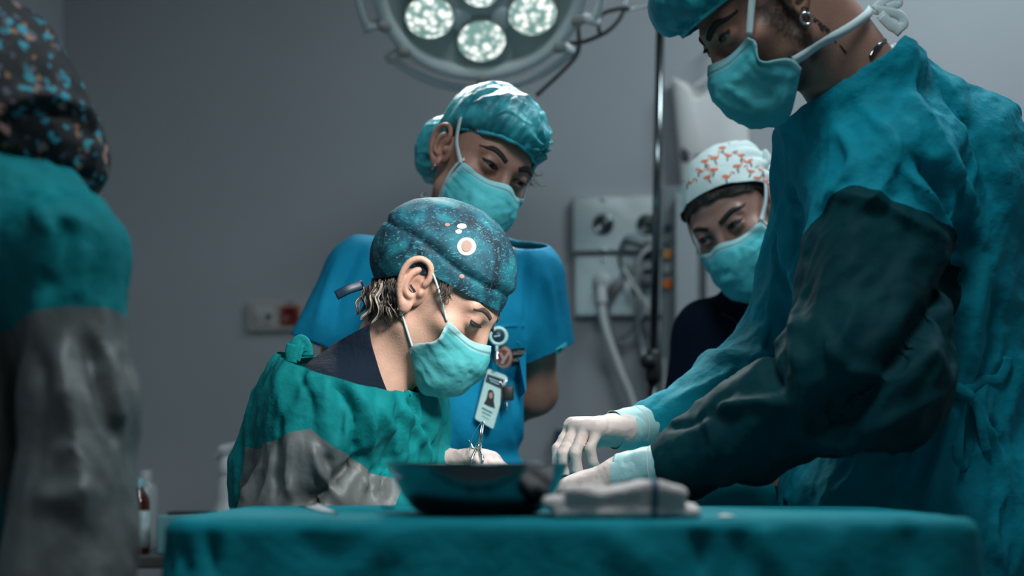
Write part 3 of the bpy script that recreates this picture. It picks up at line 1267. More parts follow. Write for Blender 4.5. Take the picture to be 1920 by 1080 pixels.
# ---- medical gas panel
gp = thing('medical_gas_panel', 'brushed steel medical gas panel of two stacked plates on the wall', 'gas panel', on_wall(1160, 480))
V, T = wrect(1074, 366, 1262, 477, 0, 0.022, 0.006)
up = mk('steel_plate', V, T, M['steel_brush'], gp, smooth=False)
V, T = wrect(1077, 479, 1246, 597, 0, 0.022, 0.006)
lw = mk('steel_plate', V, T, M['steel_brush'], gp, smooth=False)
for (x, y), pr in (((1131, 421), up), ((1213, 421), up), ((1131, 537), lw)):
    V, T = wdisc(x, y, 0, 0.022, [(0.026, 0), (0.026, 0.006), (0.023, 0.009), (0.019, 0.009), (0.017, 0.004), (0.014, 0.004), (0.013, 0.010), (0.008, 0.010), (0.006, 0.003)])
    r = mk('gas_outlet', V, T, M['steel_dark'], pr)
    r['label'] = 'round dark gas outlet ring'
for (x, y), pr in (((1131, 373), up), ((1131, 469), up), ((1131, 488), lw), ((1133, 583), lw), ((1226, 469), up)):
    V, T = wdisc(x, y, 0, 0.022, [(0.0065, 0), (0.0065, 0.002), (0.004, 0.005), (0.001, 0.0055)], 14)
    mk('screw', V, T, M['steel'], pr)

# plug with a thick hose, and looped cables
ho = thing('gas_hose', 'thick pale grey gas hose plugged into the steel wall panel', 'hose', on_wall(1131, 537, 0.03))
V, T = lathe([(0.015, 0), (0.020, 0.004), (0.020, 0.03), (0.024, 0.032), (0.024, 0.05), (0.018, 0.056), (0.006, 0.058)], 24, on_wall(1131, 533, 0.03), frame_from(WN, WU))
mk('connector', V, T, M['hose_grey'], ho)
q = spline([on_wall(1128, 534, 0.075), on_wall(1127, 560, 0.095), on_wall(1133, 610, 0.11), on_wall(1160, 690, 0.12), on_wall(1185, 755, 0.12), on_wall(1208, 860, 0.12), on_wall(1225, 1000, 0.12)], 10)
V, T = tube(q, 0.0105, 14)
mk('tube', V, T, M['hose_grey'], ho)
V, T = tube(q[4:14], 0.0145, 14)
mk('sleeve', V, T, M['hose_grey'], ho)

cb = thing('cable_bundle', 'looped grey cables hanging from plugs in front of the steel panel', 'cables', on_wall(1200, 520, 0.06))
loops = [
    [(1222, 470), (1210, 450), (1180, 442), (1164, 462), (1163, 492), (1185, 530), (1202, 575), (1190, 612), (1165, 630), (1146, 610), (1140, 575), (1152, 535), (1185, 500), (1215, 478)],
    [(1226, 480), (1195, 447), (1170, 455), (1162, 480), (1178, 515), (1198, 545), (1203, 590), (1182, 622), (1160, 634), (1140, 600), (1138, 565), (1160, 525), (1180, 490)],
    [(1226, 462), (1205, 475), (1196, 500), (1196, 540), (1194, 600), (1206, 660), (1220, 720), (1228, 800), (1230, 900)],
    [(1224, 500), (1200, 510), (1192, 560), (1196, 610), (1212, 690), (1226, 760), (1234, 860)],
    [(1168, 500), (1190, 540), (1215, 575), (1232, 600), (1240, 640), (1246, 690), (1244, 760), (1240, 860)],
]
for i, lp in enumerate(loops):
    q = spline([on_wall(x, y, 0.05 + 0.012 * i + 0.01 * math.sin(j * 1.3)) for j, (x, y) in enumerate(lp)], 8)
    V, T = tube(q, 0.0042 if i != 2 else 0.0052, 10)
    mk('cable', V, T, [M['cable_grey'], M['cable_grey'], M['hose_grey'], M['cable_grey'], M['hose_grey']][i], cb)
for x, y, m_ in ((1215, 480, 'blue_dark'), (1213, 502, 'device_grey'), (1212, 528, 'device_grey')):
    V, T = wrect(x - 14, y - 10, x + 14, y + 10, 0.022, 0.045, 0.006)
    mk('plug', V, T, M[m_], cb)
V, T = wrect(1172, 526, 1186, 543, 0.075, 0.002, 0.0005)
o = mk('cable_tag', V, T, M['paper'], cb, smooth=False)
o['label'] = 'white printed cable tag'
V, T = tube([on_wall(1146, 552, 0.062), on_wall(1150, 540, 0.062)], 0.0062, 10)
mk('cable_band', V, T, M['orange'], cb)
V, T = box(on_wall(1190, 452, 0.075), (0.055, 0.02, 0.022), 0.008, RW @ np.array(Matrix.Rotation(0.3, 3, 'Y')))
mk('inline_connector', V, T, M['cable_grey'], cb)

# ---- service unit beside the panel
su = thing('service_column', 'grey service unit with coloured knobs on the wall right of the gas panel', 'service unit', on_wall(1280, 690))
V, T = wrect(1241, 362, 1312, 700, 0.0, 0.10, 0.004)
mk('housing', V, T, M['device_grey'], su, smooth=False)
V, T = wrect(1266, 366, 1306, 696, 0.10, 0.03, 0.004)
mk('front_panel', V, T, M['device_light'], su, smooth=False)
V, T = wrect(1322, 380, 1410, 640, 0.0, 0.06, 0.004)
mk('cabinet', V, T, M['device_light'], su, smooth=False)
for y, m_, r in ((427, 'blue_dark', 0.009), (452, 'device_grey', 0.010), (478, 'amber', 0.011), (505, 'device_light', 0.011), (533, 'orange', 0.012)):
    V, T = wdisc(1252, y, 0, 0.10, [(r, 0), (r, 0.008), (r * 0.8, 0.012), (r * 0.55, 0.012), (r * 0.5, 0.006)], 20)
    mk('knob', V, T, M[m_], su)

# ---- device at the right edge of the frame
ed = thing('monitor_cart', 'white device with orange fitting at the right edge behind the gown', 'device', P(1960, 700, 2.95) * [1, 1, 0])
V, T = box(P(1985, 565, 2.95), (0.20, 0.2, 0.06), 0.01)
mk('tray', V, T, M['white_plastic'], ed)
V, T = box(P(1985, 615, 2.95), (0.205, 0.2, 0.012), 0.003)
mk('edge', V, T, M['rubber'], ed)
V, T = box(P(1985, 760, 2.95), (0.19, 0.19, 0.29), 0.01)
mk('drawer_box', V, T, M['device_grey'], ed)
V, T = lathe([(0.012, 0), (0.016, 0.01), (0.016, 0.02), (0.008, 0.03)], 16, P(1912, 541, 2.93), frame_from((0, 0, 1)))
mk('orange_fitting', V, T, M['orange'], ed)
for dx in (-0.08, 0.08):
    for dy in (-0.08, 0.08):
        c = P(1985, 760, 2.95)
        V, T = tube([(c[0] + dx, c[1] + dy, c[2] - 0.14), (c[0] + dx, c[1] + dy, 0.0)], 0.012, 10)
        mk('leg', V, T, M['steel_dark'], ed)

# ---- hanging paper bag
bg_ = thing('paper_bag', 'white paper bag with black leaf logo hanging on the wall by a string', 'bag', on_wall(1335, 400, 0.03))
nu, nv = 30, 26
tops = spline([(1259, 146, 0), (1272, 150, 0), (1290, 165, 0), (1304, 182, 0), (1330, 170, 0), (1362, 143, 0), (1385, 155, 0), (1401, 180, 0)], 6)[:, :2]
tl = np.linspace(0, len(tops) - 1, nu)
Vb = []
for side in (1, -1):
    for j in range(nv):
        v = j / (nv - 1)
        for i in range(nu):
            u = i / (nu - 1)
            tx, ty = tops[int(tl[i])]
            if side < 0:
                ty = 146 + 30 * math.sin(math.pi * u) * (1 - abs(2 * u - 1)) - 8 * u
            x = tx + v * ((1285 + (1412 - 1285) * u) - tx)
            y = ty + v * (430 - ty)
            bul = 0.012 + 0.028 * math.sin(math.pi * u) ** 0.6 * (0.35 + 0.65 * math.sin(math.pi * min(1, v * 0.9 + 0.1)))
            Vb.append(on_wall(x, y, 0.035 + side * bul + 0.004 * math.sin(7 * u + 5 * v)))
Tb = []
for s in range(2):
    o_ = s * nu * nv
    for j in range(nv - 1):
        for i in range(nu - 1):
            f_ = (o_ + j * nu + i, o_ + j * nu + i + 1, o_ + j * nu + nu + i + 1, o_ + j * nu + nu + i)
            Tb.append(f_ if s == 0 else f_[::-1])
for j in range(nv - 1):
    for i in (0, nu - 1):
        a, b_ = j * nu + i, nu * nv + j * nu + i
        Tb.append((a, a + nu, b_ + nu, b_))
for i in range(nu - 1):
    a, b_ = (nv - 1) * nu + i, nu * nv + (nv - 1) * nu + i
    Tb.append((a, a + 1, b_ + 1, b_))
mk('bag_body', Vb, Tb, M['bag'], bg_, solid=0.0012)
bagV = np.array(Vb[:nu * nv])
bagT = np.array([t for t in Tb if len(t) == 4 and max(t) < nu * nv])
bag_bvh = bvh_of(bagV, np.vstack([bagT[:, [0, 1, 2]], bagT[:, [0, 2, 3]]]))
for pts in ([(1298, 166), (1322, 148), (1341, 126), (1346, 110)], [(1346, 110), (1351, 124), (1362, 144)], [(1346, 110), (1344, 95), (1343, 78)]):
    V, T = tube(spline([on_wall(x, y, 0.06) for x, y in pts], 6), 0.0048, 8)
    mk('string', V, T, M['bag'], bg_)
V, T = lathe([(0.012, 0), (0.012, 0.006), (0.004, 0.008), (0.004, 0.06), (0.007, 0.062), (0.007, 0.07)], 14, on_wall(1343, 76, 0.0), frame_from(WN, WU))
o = mk('wall_hook', V, T, M['lamp_white'], None)
tag(o, 'small white wall hook holding the paper bag string', 'hook')


def bag_print(polys, name, m):
    parts = []
    for V2, T2 in polys:
        out = []
        for x, y in V2:
            h_ = ray_hit(bag_bvh, x, y)
            q_ = h_ if h_ is not None else on_wall(x, y, 0.08)
            out.append(q_ + WN * 0.0016)
        parts.append((out, T2))
    V_, T_ = join(parts)
    mk(name, V_, T_, m, bg_, smooth=False, solid=0.0004)


leafA = [(1277 + 0 * k, 0) for k in range(0)]
ang = np.linspace(0, 1, 12)
L1 = [(1277 + 18 * math.sin(t * 2.6), 277 + 26 * t) for t in ang] + [(1277 + 1 * math.sin(t * 3.1), 277 + 26 * t) for t in ang[::-1]]
up_ = [(1278 + 15 * t + 4 * math.sin(math.pi * t), 278 + 19 * t - 0 * t) for t in ang]
polyA = [(1277, 277), (1283, 279), (1289, 284), (1293, 290), (1294.5, 296), (1288, 293), (1281, 286)]
polyB = [(1276, 282), (1281, 289), (1287, 295), (1294, 299), (1291, 303), (1285, 305), (1280, 303), (1277, 296)]
polys = [(pl, [tuple(range(len(pl)))]) for pl in (polyA, polyB)]
for ch, x0, y0, sz in (('n', 1300, 305, 34), ('p', 1320, 305, 34), ('\u00ae', 1377, 275, 9)):
    V_, T_ = text_mesh(ch, 1.0, 0.0)
    T_ = [t for t in T_]
    polys.append(([(x0 + v[0] * sz, y0 - v[1] * sz) for v in V_], T_))
for pl_, nm_ in zip(polys, ('leaf_mark', 'leaf_mark', 'letter', 'letter', 'registered_mark')):
    bag_print([pl_], nm_, M['ink'])

# ---- IV pole
iv = thing('iv_pole', 'tall chrome IV pole standing in front of the gas panel', 'pole', P(1219, 870, 3.0) * [1, 1, 0])
pb, pt = P(1221, 900, 3.0), P(1239, 8, 3.0)
dirp = (pt - pb) / (pt[2] - pb[2])
foot = pb - dirp * (pb[2] - 0.06)
V, T = tube([foot, P(1224.5, 700, 3.0)], 0.0115, 18)
mk('lower_tube', V, T, M['steel_dark'], iv)
V, T = tube([P(1225, 690, 3.0), pt], 0.0090, 18)
mk('upper_tube', V, T, M['steel_dark'], iv)
V, T = lathe([(0.014, -0.03), (0.017, -0.02), (0.017, 0.03), (0.012, 0.04)], 18, P(1225, 690, 3.0))
mk('clamp_collar', V, T, M['rubber'], iv)
V, T = lathe([(0.010, 0), (0.015, 0.006), (0.015, 0.022), (0.009, 0.028)], 14, P(1225, 680, 2.99), frame_from((-0.8, -0.5, 0.1)))
mk('clamp_knob', V, T, M['rubber'], iv)
V, T = lathe([(0.010, 0), (0.012, 0.006), (0.012, 0.02), (0.006, 0.024)], 14, pt)
mk('top_cap', V, T, M['steel_dark'], iv)
for pts in ([(1236, 8), (1200, 13), (1176, 17), (1170, 8), (1175, 2)], [(1242, 8), (1280, 12), (1302, 14), (1308, 6), (1303, 0)]):
    V, T = tube(spline([P(x, y, 3.0) for x, y in pts], 6), 0.0030, 10)
    mk('hook', V, T, M['steel'], iv)
V, T = lathe([(0.004, 0), (0.008, 0.002), (0.008, 0.01), (0.004, 0.012)], 12, P(1231, 24, 2.99), frame_from((-1, -0.3, 0)))
mk('thumb_screw', V, T, M['steel'], iv)
for k in range(5):
    a = 2 * math.pi * k / 5 + 0.3
    e = foot + np.array([0.26 * math.cos(a), 0.26 * math.sin(a), 0.0])
    e[2] = 0.055
    V, T = tube([foot + [0, 0, 0.03], e], 0.011, 10)
    lg = mk('leg', V, T, M['steel_dark'], iv)
    V, T = lathe([(0.02, -0.01), (0.025, -0.006), (0.025, 0.006), (0.02, 0.01)], 16, (e[0], e[1], 0.026), frame_from((math.sin(a), -math.cos(a), 0)))
    mk('caster', V, T, M['rubber'], lg)

# ---- surgical lamp
def build_lamp(LAMP_C, LAMP_AIM, label):
    lamp = thing('surgical_lamp', label, 'lamp', LAMP_C)
    LZ = nrm(LAMP_AIM - LAMP_C)
    LX = nrm(np.array([1.0, 0, 0]) - LZ * LZ[0])
    LY = np.cross(LZ, LX)                     # points up-ish or down-ish in the face plane
    if LY[2] > 0:
        LY = -LY                              # LY towards the lower edge seen from below


    def LP(x, y, z=0.0):
        return LAMP_C + LX * x + LY * y + LZ * z


    LR = np.stack([LX, np.cross(LZ, LX), LZ], 1)
    V, T = lathe([(0.02, -0.115), (0.10, -0.105), (0.17, -0.075), (0.200, -0.03), (0.200, -0.008), (0.0, -0.008)], 64, LAMP_C, LR, close=False)
    mk('housing', V, T, M['lamp_white'], lamp)
    V, T = lathe([(0.0, -0.006), (0.185, -0.006), (0.186, 0.0), (0.192, 0.004)], 64, LAMP_C, LR, close=False)
    mk('reflector_plate', V, T, M['lamp_grey'], lamp)
    q = [LP(0.200 * math.cos(a), 0.200 * math.sin(a), 0.004) for a in np.linspace(0, 2 * math.pi, 97)[:-1]]
    V, T = tube(q, 0.0155, 16, closed=True)
    mk('rim', V, T, M['lamp_white'], lamp)
    pods = [(0, 0)] + [(0.119 * math.sin(math.radians(60 * k)), 0.119 * math.cos(math.radians(60 * k))) for k in range(6)]
    for i, (x, y) in enumerate(pods):
        r = 0.050 if i else 0.040
        V, T = lathe([(r * 1.06, 0.0), (r * 1.06, 0.008), (r, 0.012), (r * 0.97, 0.016)], 40, LP(x, y, -0.006), LR, close=False)
        b_ = mk('bulb_rim', V, T, M['lamp_lens'], lamp)
        V, T = lathe([(r * 0.98 * math.cos(t), 0.010 + 0.022 * math.sin(t)) for t in np.linspace(0, math.pi / 2 - 0.001, 12)], 40, LP(x, y, -0.006), LR, close=False)
        mk('bulb_glass', V, T, M['lens'], lamp)
    for k in range(6):
        a = math.radians(30 + 60 * k)
        V, T = lathe([(0.0235, 0), (0.0235, 0.005), (0.021, 0.007), (0.0, 0.006)], 28, LP(0.086 * math.sin(a), 0.086 * math.cos(a), -0.006), LR, close=False)
        mk('cover_disc', V, T, M['lamp_white'], lamp)
    for k in range(3):
        a = np.linspace(k * math.radians(120) - math.radians(50), k * math.radians(120) + math.radians(50), 30)
        arc = [LP(0.243 * math.sin(t), 0.243 * math.cos(t), 0.002) for t in a]
        V, T = tube(arc, 0.0085, 10)
        hb = mk('handle_bar', V, T, M['lamp_white'], lamp)
        for t in (a[0], a[-1], (a[0] + a[-1]) / 2):
            V, T = tube([LP(0.208 * math.sin(t), 0.208 * math.cos(t), 0.004), LP(0.252 * math.sin(t), 0.252 * math.cos(t), 0.002)], 0.0105, 12)
            mk('handle_bracket', V, T, M['lamp_white'], hb)
            V, T = lathe([(0.014, 0), (0.014, 0.006), (0.010, 0.010), (0.0, 0.011)], 16, LP(0.206 * math.sin(t), 0.206 * math.cos(t), 0.014), LR, close=False)
            mk('handle_knob', V, T, M['cap_beige'], hb)
    top_ = LP(0, -0.21, -0.03)
    V, T = tube(spline([LP(0, 0, -0.11), LP(0, -0.02, -0.17), LP(0, -0.14, -0.25), np.array([LAMP_C[0], LAMP_C[1] + 0.28, 2.7]), np.array([LAMP_C[0], LAMP_C[1] + 0.28, CEIL])], 8), 0.022, 16)
    mk('arm', V, T, M['lamp_white'], lamp)


build_lamp(LAMPS[0][0], LAMPS[0][1], 'round white multi-bulb surgical lamp glowing above the nurse')
build_lamp(LAMPS[1][0], LAMPS[1][1], 'second head of the surgical light, straight above the operation, over the top of the picture')
cc = thing('lamp_cable', 'thin black cables trailing from the surgical lamp to the IV pole', 'cable', P(1090, 80, 2.9))
for pts, r in (([(1084, -30), (1084, 45), (1086, 85), (1078, 108), (1050, 138), (1006, 179)], 0.0045),
               ([(1046, 82), (1085, 80), (1112, 72), (1140, 58), (1160, 38), (1170, 20), (1180, 16)], 0.0042),
               ([(1124, 62), (1122, 40), (1132, 25), (1158, 17), (1176, 15)], 0.0042),
               ([(720, 40), (738, 66), (752, 76)], 0.0042)):
    V, T = tube(spline([P(x, y, 2.92) for x, y in pts], 8), r, 10)
    mk('cable', V, T, M['rubber'], cc)


# ------------------------------------------------------------------ instrument table with its drape
def drape(name, x0, x1, y0, y1, zt, zb, flare, waves, amp, m, seed, rad=0.05, edge=0.016, label=None, cat=None, top_w=0.0, parent=None, folds=()):
    """cloth laid over a table: flat top, rounded edge, hanging folds"""
    cx, cy = (x0 + x1) / 2, (y0 + y1) / 2
    hx, hy = (x1 - x0) / 2, (y1 - y0) / 2
    per = []
    corners = [(hx - rad, hy - rad, 0), (-(hx - rad), hy - rad, 90), (-(hx - rad), -(hy - rad), 180), (hx - rad, -(hy - rad), 270)]
    for qx, qy, a0 in corners:
        for k in range(13):
            a = math.radians(a0 + 90 * k / 12)
            per.append((qx + rad * math.cos(a), qy + rad * math.sin(a)))
    per = np.array(per + [per[0]])
    sl = np.concatenate([[0], np.cumsum(np.linalg.norm(np.diff(per, axis=0), axis=1))])
    n = 420
    s = np.linspace(0, sl[-1], n, endpoint=False)
    px_, py_ = np.interp(s, sl, per[:, 0]), np.interp(s, sl, per[:, 1])
    tx, ty = np.roll(px_, -1) - np.roll(px_, 1), np.roll(py_, -1) - np.roll(py_, 1)
    ln = np.hypot(tx, ty)
    nx_, ny_ = ty / ln, -tx / ln
    rows = []
    for f_ in (0.0, 0.25, 0.5, 0.7, 0.85, 0.94):
        rows.append(np.stack([cx + px_ * f_, cy + py_ * f_, np.full(n, zt)], 1))
    for k in range(7):
        a = math.pi / 2 * k / 6
        rows.append(np.stack([cx + px_ + nx_ * (edge * math.sin(a) - edge), cy + py_ + ny_ * (edge * math.sin(a) - edge), np.full(n, zt - edge + edge * math.cos(a))], 1))
    q = np.stack([s, np.zeros(n), np.full(n, seed * 3.3)], 1)
    wv = np.abs(pn(q * waves)) * 2.2 - 0.4 + 0.5 * pn(q * waves * 2.3 + 7)
    K = 40
    for k in range(1, K + 1):
        t = k / K
        z = zt - edge - (zt - edge - zb) * t
        sh_ = pn(np.stack([s * waves * 0.6, np.full(n, t * 1.5), np.full(n, seed)], 1)) * 0.25
        D = flare * t + amp * np.minimum(1, 2.2 * t + 0.10) * (wv + sh_)
        rows.append(np.stack([cx + px_ + nx_ * D, cy + py_ + ny_ * D, np.full(n, z)], 1))
    V_ = np.vstack(rows)
    m_ = len(rows)
    T_ = []
    for i in range(m_ - 1):
        for k in range(n):
            l_ = (k + 1) % n
            T_.append((i * n + k, i * n + n + k, i * n + n + l_, i * n + l_))
    T_ = np.array(T_)
    if top_w:
        V_[:, 2] += top_w * crumple(V_ * [1, 1, 0.2], 9, seed, axis=(1, 0.3, 0), st=0.3)
    T3 = np.vstack([T_[:, [0, 1, 2]], T_[:, [0, 2, 3]]])
    if folds:
        V_ = add_folds(V_, T3, folds)
    o_ = mk(name, V_, T_, m, parent, solid=0.0015)
    if label:
        tag(o_, label, cat)
    return o_


ZT = 0.995
TX0, TX1, TY0, TY1 = -0.356, 0.478, 1.415, 1.885
it = thing('instrument_table', 'steel instrument table hidden under the teal drape in the foreground', 'table', ((TX0 + TX1) / 2, (TY0 + TY1) / 2, 0))
V, T = box(((TX0 + TX1) / 2, (TY0 + TY1) / 2, ZT - 0.018), (TX1 - TX0 - 0.05, TY1 - TY0 - 0.05, 0.026), 0.004)
mk('table_top', V, T, M['steel'], it, smooth=False)
for sx in (TX0 + 0.06, TX1 - 0.06):
    for sy in (TY0 + 0.06, TY1 - 0.06):
        V, T = tube([(sx, sy, ZT - 0.03), (sx, sy, 0)], 0.014, 10)
        mk('leg', V, T, M['steel'], it)
drape('table_drape', TX0, TX1, TY0, TY1, ZT, 0.42, 0.055, 8.0, 0.026, M['drape'], 3, label='teal cloth drape over the instrument table along the bottom of the picture', cat='drape', top_w=0.0016,
      folds=[([(330, 1010), (345, 1050), (352, 1078)], -0.012, 0.008), ([(395, 1000), (400, 1040), (402, 1078)], -0.016, 0.006), ([(310, 1020), (322, 1060)], -0.012, 0.006),
             ([(1310, 990), (1315, 1030), (1318, 1078)], -0.014, 0.009), ([(770, 1000), (700, 1040), (640, 1078)], 0.008, 0.012), ([(1130, 1000), (1200, 1050), (1220, 1078)], 0.008, 0.015),
             ([(1420, 985), (1440, 1030), (1450, 1078)], 0.009, 0.012), ([(560, 1000), (600, 1030), (720, 1050)], -0.006, 0.015), ([(1380, 990), (1395, 1078)], -0.008, 0.010), ([(1560, 985), (1570, 1078)], 0.007, 0.014), ([(1700, 980), (1720, 1078)], -0.008, 0.012)])

# small arm table under its drape, seen behind the bowl
ot = thing('arm_table', 'small surgical arm table under a teal drape behind the steel bowl', 'table', (0.155, 2.2, 0))
V, T = box((0.155, 2.20, 0.965), (0.34, 0.26, 0.04), 0.01)
mk('table_top', V, T, M['rubber'], ot)
V, T = lathe([(0.13, 0), (0.13, 0.03), (0.03, 0.05), (0.025, 0.90), (0.08, 0.945)], 28, (0.155, 2.20, 0))
mk('pedestal', V, T, M['steel'], ot)
drape('patient_drape', -0.045, 0.386, 2.03, 2.36, 1.034, 0.62, 0.010, 11.0, 0.010, M['drape'], 9, label='teal drape over the arm table, glimpsed under the man\'s forearm', cat='drape', rad=0.05, edge=0.03, top_w=0.006)

# ---- steel bowl
BC = np.array([(897 - HX) / F * 1.54, 1.54, ZT + 0.0022])
bw = thing('steel_bowl', 'dark shiny stainless steel bowl on the teal instrument table', 'bowl', BC)
prof_o = spline([(0.058, 0, 0.0), (0.066, 0, 0.004), (0.077, 0, 0.018), (0.087, 0, 0.038), (0.092, 0, 0.0505)], 6)[:, [0, 2]]
prof = [(0.0, 0.0008), (0.056, 0.0)] + [tuple(x) for x in prof_o] + [(0.0955, 0.0520), (0.0965, 0.0530), (0.0955, 0.0540), (0.0915, 0.0535)] + [(r - 0.0018, z + 0.0012) for r, z in prof_o[::-1]] + [(0.0, 0.003)]
V, T = lathe([(r * 1.05, z) for r, z in prof], 96, BC, close=False)
mk('bowl_body', V, T, M['steel_dark'], bw)

# ---- gauze, swab and scraps on the table


def lump(name, c, size, m, seed, label, cat, h=0.003, rot=0.0, layers=3, thread=None):
    X, sh, g0 = grid(np.array([-0.5, -0.5, -0.1]) * np.array(size) * 1.35 - 0.006, np.array([0.5, 0.5, 1.1]) * np.array(size) * 1.35 + 0.006, h)
    f_ = None
    rg = np.random.default_rng(seed)
    for k in range(layers):
        lz = size[2] / layers
        cc_ = np.array([rg.uniform(-0.05, 0.05) * size[0], rg.uniform(-0.06, 0.06) * size[1], lz * (k + 0.5)])
        hs = np.array([size[0] * (0.5 - 0.035 * k * rg.uniform(0, 1.6)), size[1] * 0.46, lz * 0.5])
        q_ = np.abs(X - cc_.astype(np.float32)) - (hs - lz * 0.42).astype(np.float32)
        d = np.linalg.norm(np.maximum(q_, 0), axis=1) + np.minimum(q_.max(1), 0) - lz * 0.46
        f_ = d if f_ is None else smin(f_, d, 0.003)
    V_, T_ = snets(f_, sh, g0, h)
    V_ = relax(V_, T_, 2, 0.5)
    N_ = normals(V_, T_)
    V_ = V_ + N_ * (0.006 * crumple(V_, 26, seed, axis=(1, 0, 0), st=0.5) + 0.004 * pn(V_ * 30 + seed))[:, None]
    env = 0.98 + 0.35 * pn(np.stack([V_[:, 0] * 16 + seed, np.zeros(len(V_)), np.zeros(len(V_))], 1))
    V_[:, 2] *= env
    V_[:, 2] = np.maximum(V_[:, 2], 0)
    a = math.radians(rot)
    Rz = np.array([[math.cos(a), -math.sin(a), 0], [math.sin(a), math.cos(a), 0], [0, 0, 1]])
    th_ = thing(name, label, cat, c)
    mk('cloth', V_ @ Rz.T + np.asarray(c), T_, m, th_)
    if thread is not None:
        s_ = np.where(np.abs(V_[:, 0] - thread) < 0.0035)[0]
        f2, t2 = clip(V_ + N_ * 0.0007, T_, 0.0035 - np.abs(V_[:, 0] - thread))
        mk('blue_thread', f2 @ Rz.T + np.asarray(c), t2, M['gauze_blue'], th_, solid=0.0006)
    return th_


gz = P(1159, 955, 1.49)
lump('gauze_stack', (gz[0], 1.482, ZT + 0.001), (0.152, 0.075, 0.030), M['gauze'], 4, 'pile of folded off-white gauze with a blue thread right of the bowl', 'gauze', thread=0.034)


def scrap(pts, d0, m, label, name, hump=0.004):
    """small crumpled scrap lying on the drape"""
    Vv, T_ = [], []
    q = [np.array([(x - HX) / F * d, d, ZT]) for x, d in pts]
    c = sum(q) / len(q)
    n = len(q)
    for k, f_ in enumerate((1.0, 0.6, 0.25)):
        for i, a in enumerate(q):
            p_ = c + (a - c) * f_
            p_[2] += 0.0016 + hump * (1 - f_) * (0.6 + 0.5 * math.sin(2.1 * i))
            Vv.append(p_)
    Vv.append(c + np.array([0, 0, 0.002 + hump]))
    for k in range(2):
        for i in range(n):
            j = (i + 1) % n
            T_.append((k * n + i, k * n + j, k * n + n + j, k * n + n + i))
    for i in range(n):
        T_.append((2 * n + i, 2 * n + (i + 1) % n, 3 * n))
    o_ = mk(name, Vv, T_, m, None, solid=0.001)
    tag(o_, label, 'scrap')


scrap([(562, 1.80), (575, 1.74), (598, 1.62), (636, 1.53), (628, 1.60), (604, 1.70), (598, 1.74), (585, 1.75)], 1.6, M['paper'], 'crumpled white paper scrap on the drape left of the bowl', 'paper_scrap', 0.006)
scrap([(1345, 1.45), (1362, 1.44), (1378, 1.47), (1370, 1.50), (1350, 1.50)], 1.5, M['paper'], 'tiny white scrap on the drape right of the gauze', 'paper_scrap', 0.002)
V, T = tube(spline([np.array([(x - HX) / F * d, d, ZT + 0.0045]) for x, d in ((716, 1.66), (724, 1.64), (733, 1.635), (740, 1.65))], 6), 0.0011, 8)
o = mk('suture_thread', V, T, M['rubber'], None)
tag(o, 'short dark thread lying on the drape left of the bowl', 'thread')

# ---- side counter with bottles, back left
ct = thing('side_cart', 'low metal side cart with bottles behind the left person', 'cart', (-0.82, 2.86, 0))
V, T = box((-0.82, 2.86, 0.867), (0.75, 0.42, 0.024), 0.004)
mk('cart_top', V, T, M['cart'], ct, smooth=False)
V, T = box((-0.82, 2.86, 0.45), (0.72, 0.38, 0.02), 0.003)
mk('cart_shelf', V, T, M['cart'], ct, smooth=False)
for sx in (-1.16, -0.48):
    for sy in (2.68, 3.04):
        V, T = tube([(sx, sy, 0.87), (sx, sy, 0.0)], 0.014, 10)
        mk('leg', V, T, M['steel'], ct)
ZC = 0.879


def at_c(px, d):
    return np.array([(px - HX) / F * d, d, ZC])


c = at_c(259, 2.72)
bb = thing('brown_bottle', 'brown glass bottle with teal cap and pale label on the side cart', 'bottle', c)
V, T = lathe([(0.0, 0.0), (0.021, 0.001), (0.022, 0.004), (0.022, 0.098), (0.020, 0.107), (0.012, 0.120), (0.010, 0.126), (0.010, 0.136), (0.0, 0.136)], 32, c, close=False)
mk('glass', V, T, M['amber_glass'], bb)
V, T = lathe([(0.0225, 0.012), (0.0226, 0.012), (0.0226, 0.082), (0.0225, 0.082)], 32, c, close=False)
mk('label', V, T, M['label_paper'], bb, solid=0.0004)
V, T = lathe([(0.0125, 0.127), (0.0125, 0.142), (0.011, 0.144), (0.0, 0.144)], 24, c, close=False)
mk('cap', V, T, M['bottle_cap'], bb)
c = at_c(272, 2.86)
pb_ = thing('clear_bottle', 'clear plastic bottle just behind the brown bottle', 'bottle', c)
V, T = lathe([(0.0, 0.0), (0.024, 0.001), (0.026, 0.005), (0.026, 0.115), (0.022, 0.128), (0.013, 0.136), (0.013, 0.142)], 32, c, close=False)
mk('bottle_body', V, T, M['clear'], pb_)
V, T = lathe([(0.0145, 0.138), (0.0145, 0.157), (0.012, 0.159), (0.0, 0.159)], 24, c, close=False)
mk('cap', V, T, M['clear'], pb_)
c = at_c(424, 2.90)
sb = thing('spray_bottle', 'white trigger spray bottle standing behind the seated surgeon', 'spray bottle', c)
V, T = lathe([(0.0, 0.0), (0.036, 0.001), (0.038, 0.006), (0.038, 0.050), (0.034, 0.066), (0.024, 0.082), (0.0205, 0.10), (0.0185, 0.135), (0.0150, 0.148), (0.0150, 0.152)], 36, c, close=False)
mk('bottle_body', V, T, M['white_bottle'], sb)
V, T = lathe([(0.0165, 0.150), (0.0170, 0.152), (0.0155, 0.170), (0.0135, 0.172), (0.011, 0.190), (0.0, 0.19)], 24, c, close=False)
mk('collar', V, T, M['white_bottle'], sb)
X, sh, g0 = grid((-0.035, -0.02, 0.17), (0.05, 0.02, 0.23), 0.002)
f_ = smin(rc(X, (-0.006, 0, 0.197), (0.022, 0, 0.207), 0.012, 0.010), rc(X, (0, 0, 0.17), (0, 0, 0.196), 0.011, 0.012), 0.008)
f_ = smin(f_, rc(X, (-0.008, 0, 0.198), (-0.018, 0, 0.186), 0.009, 0.006), 0.006)
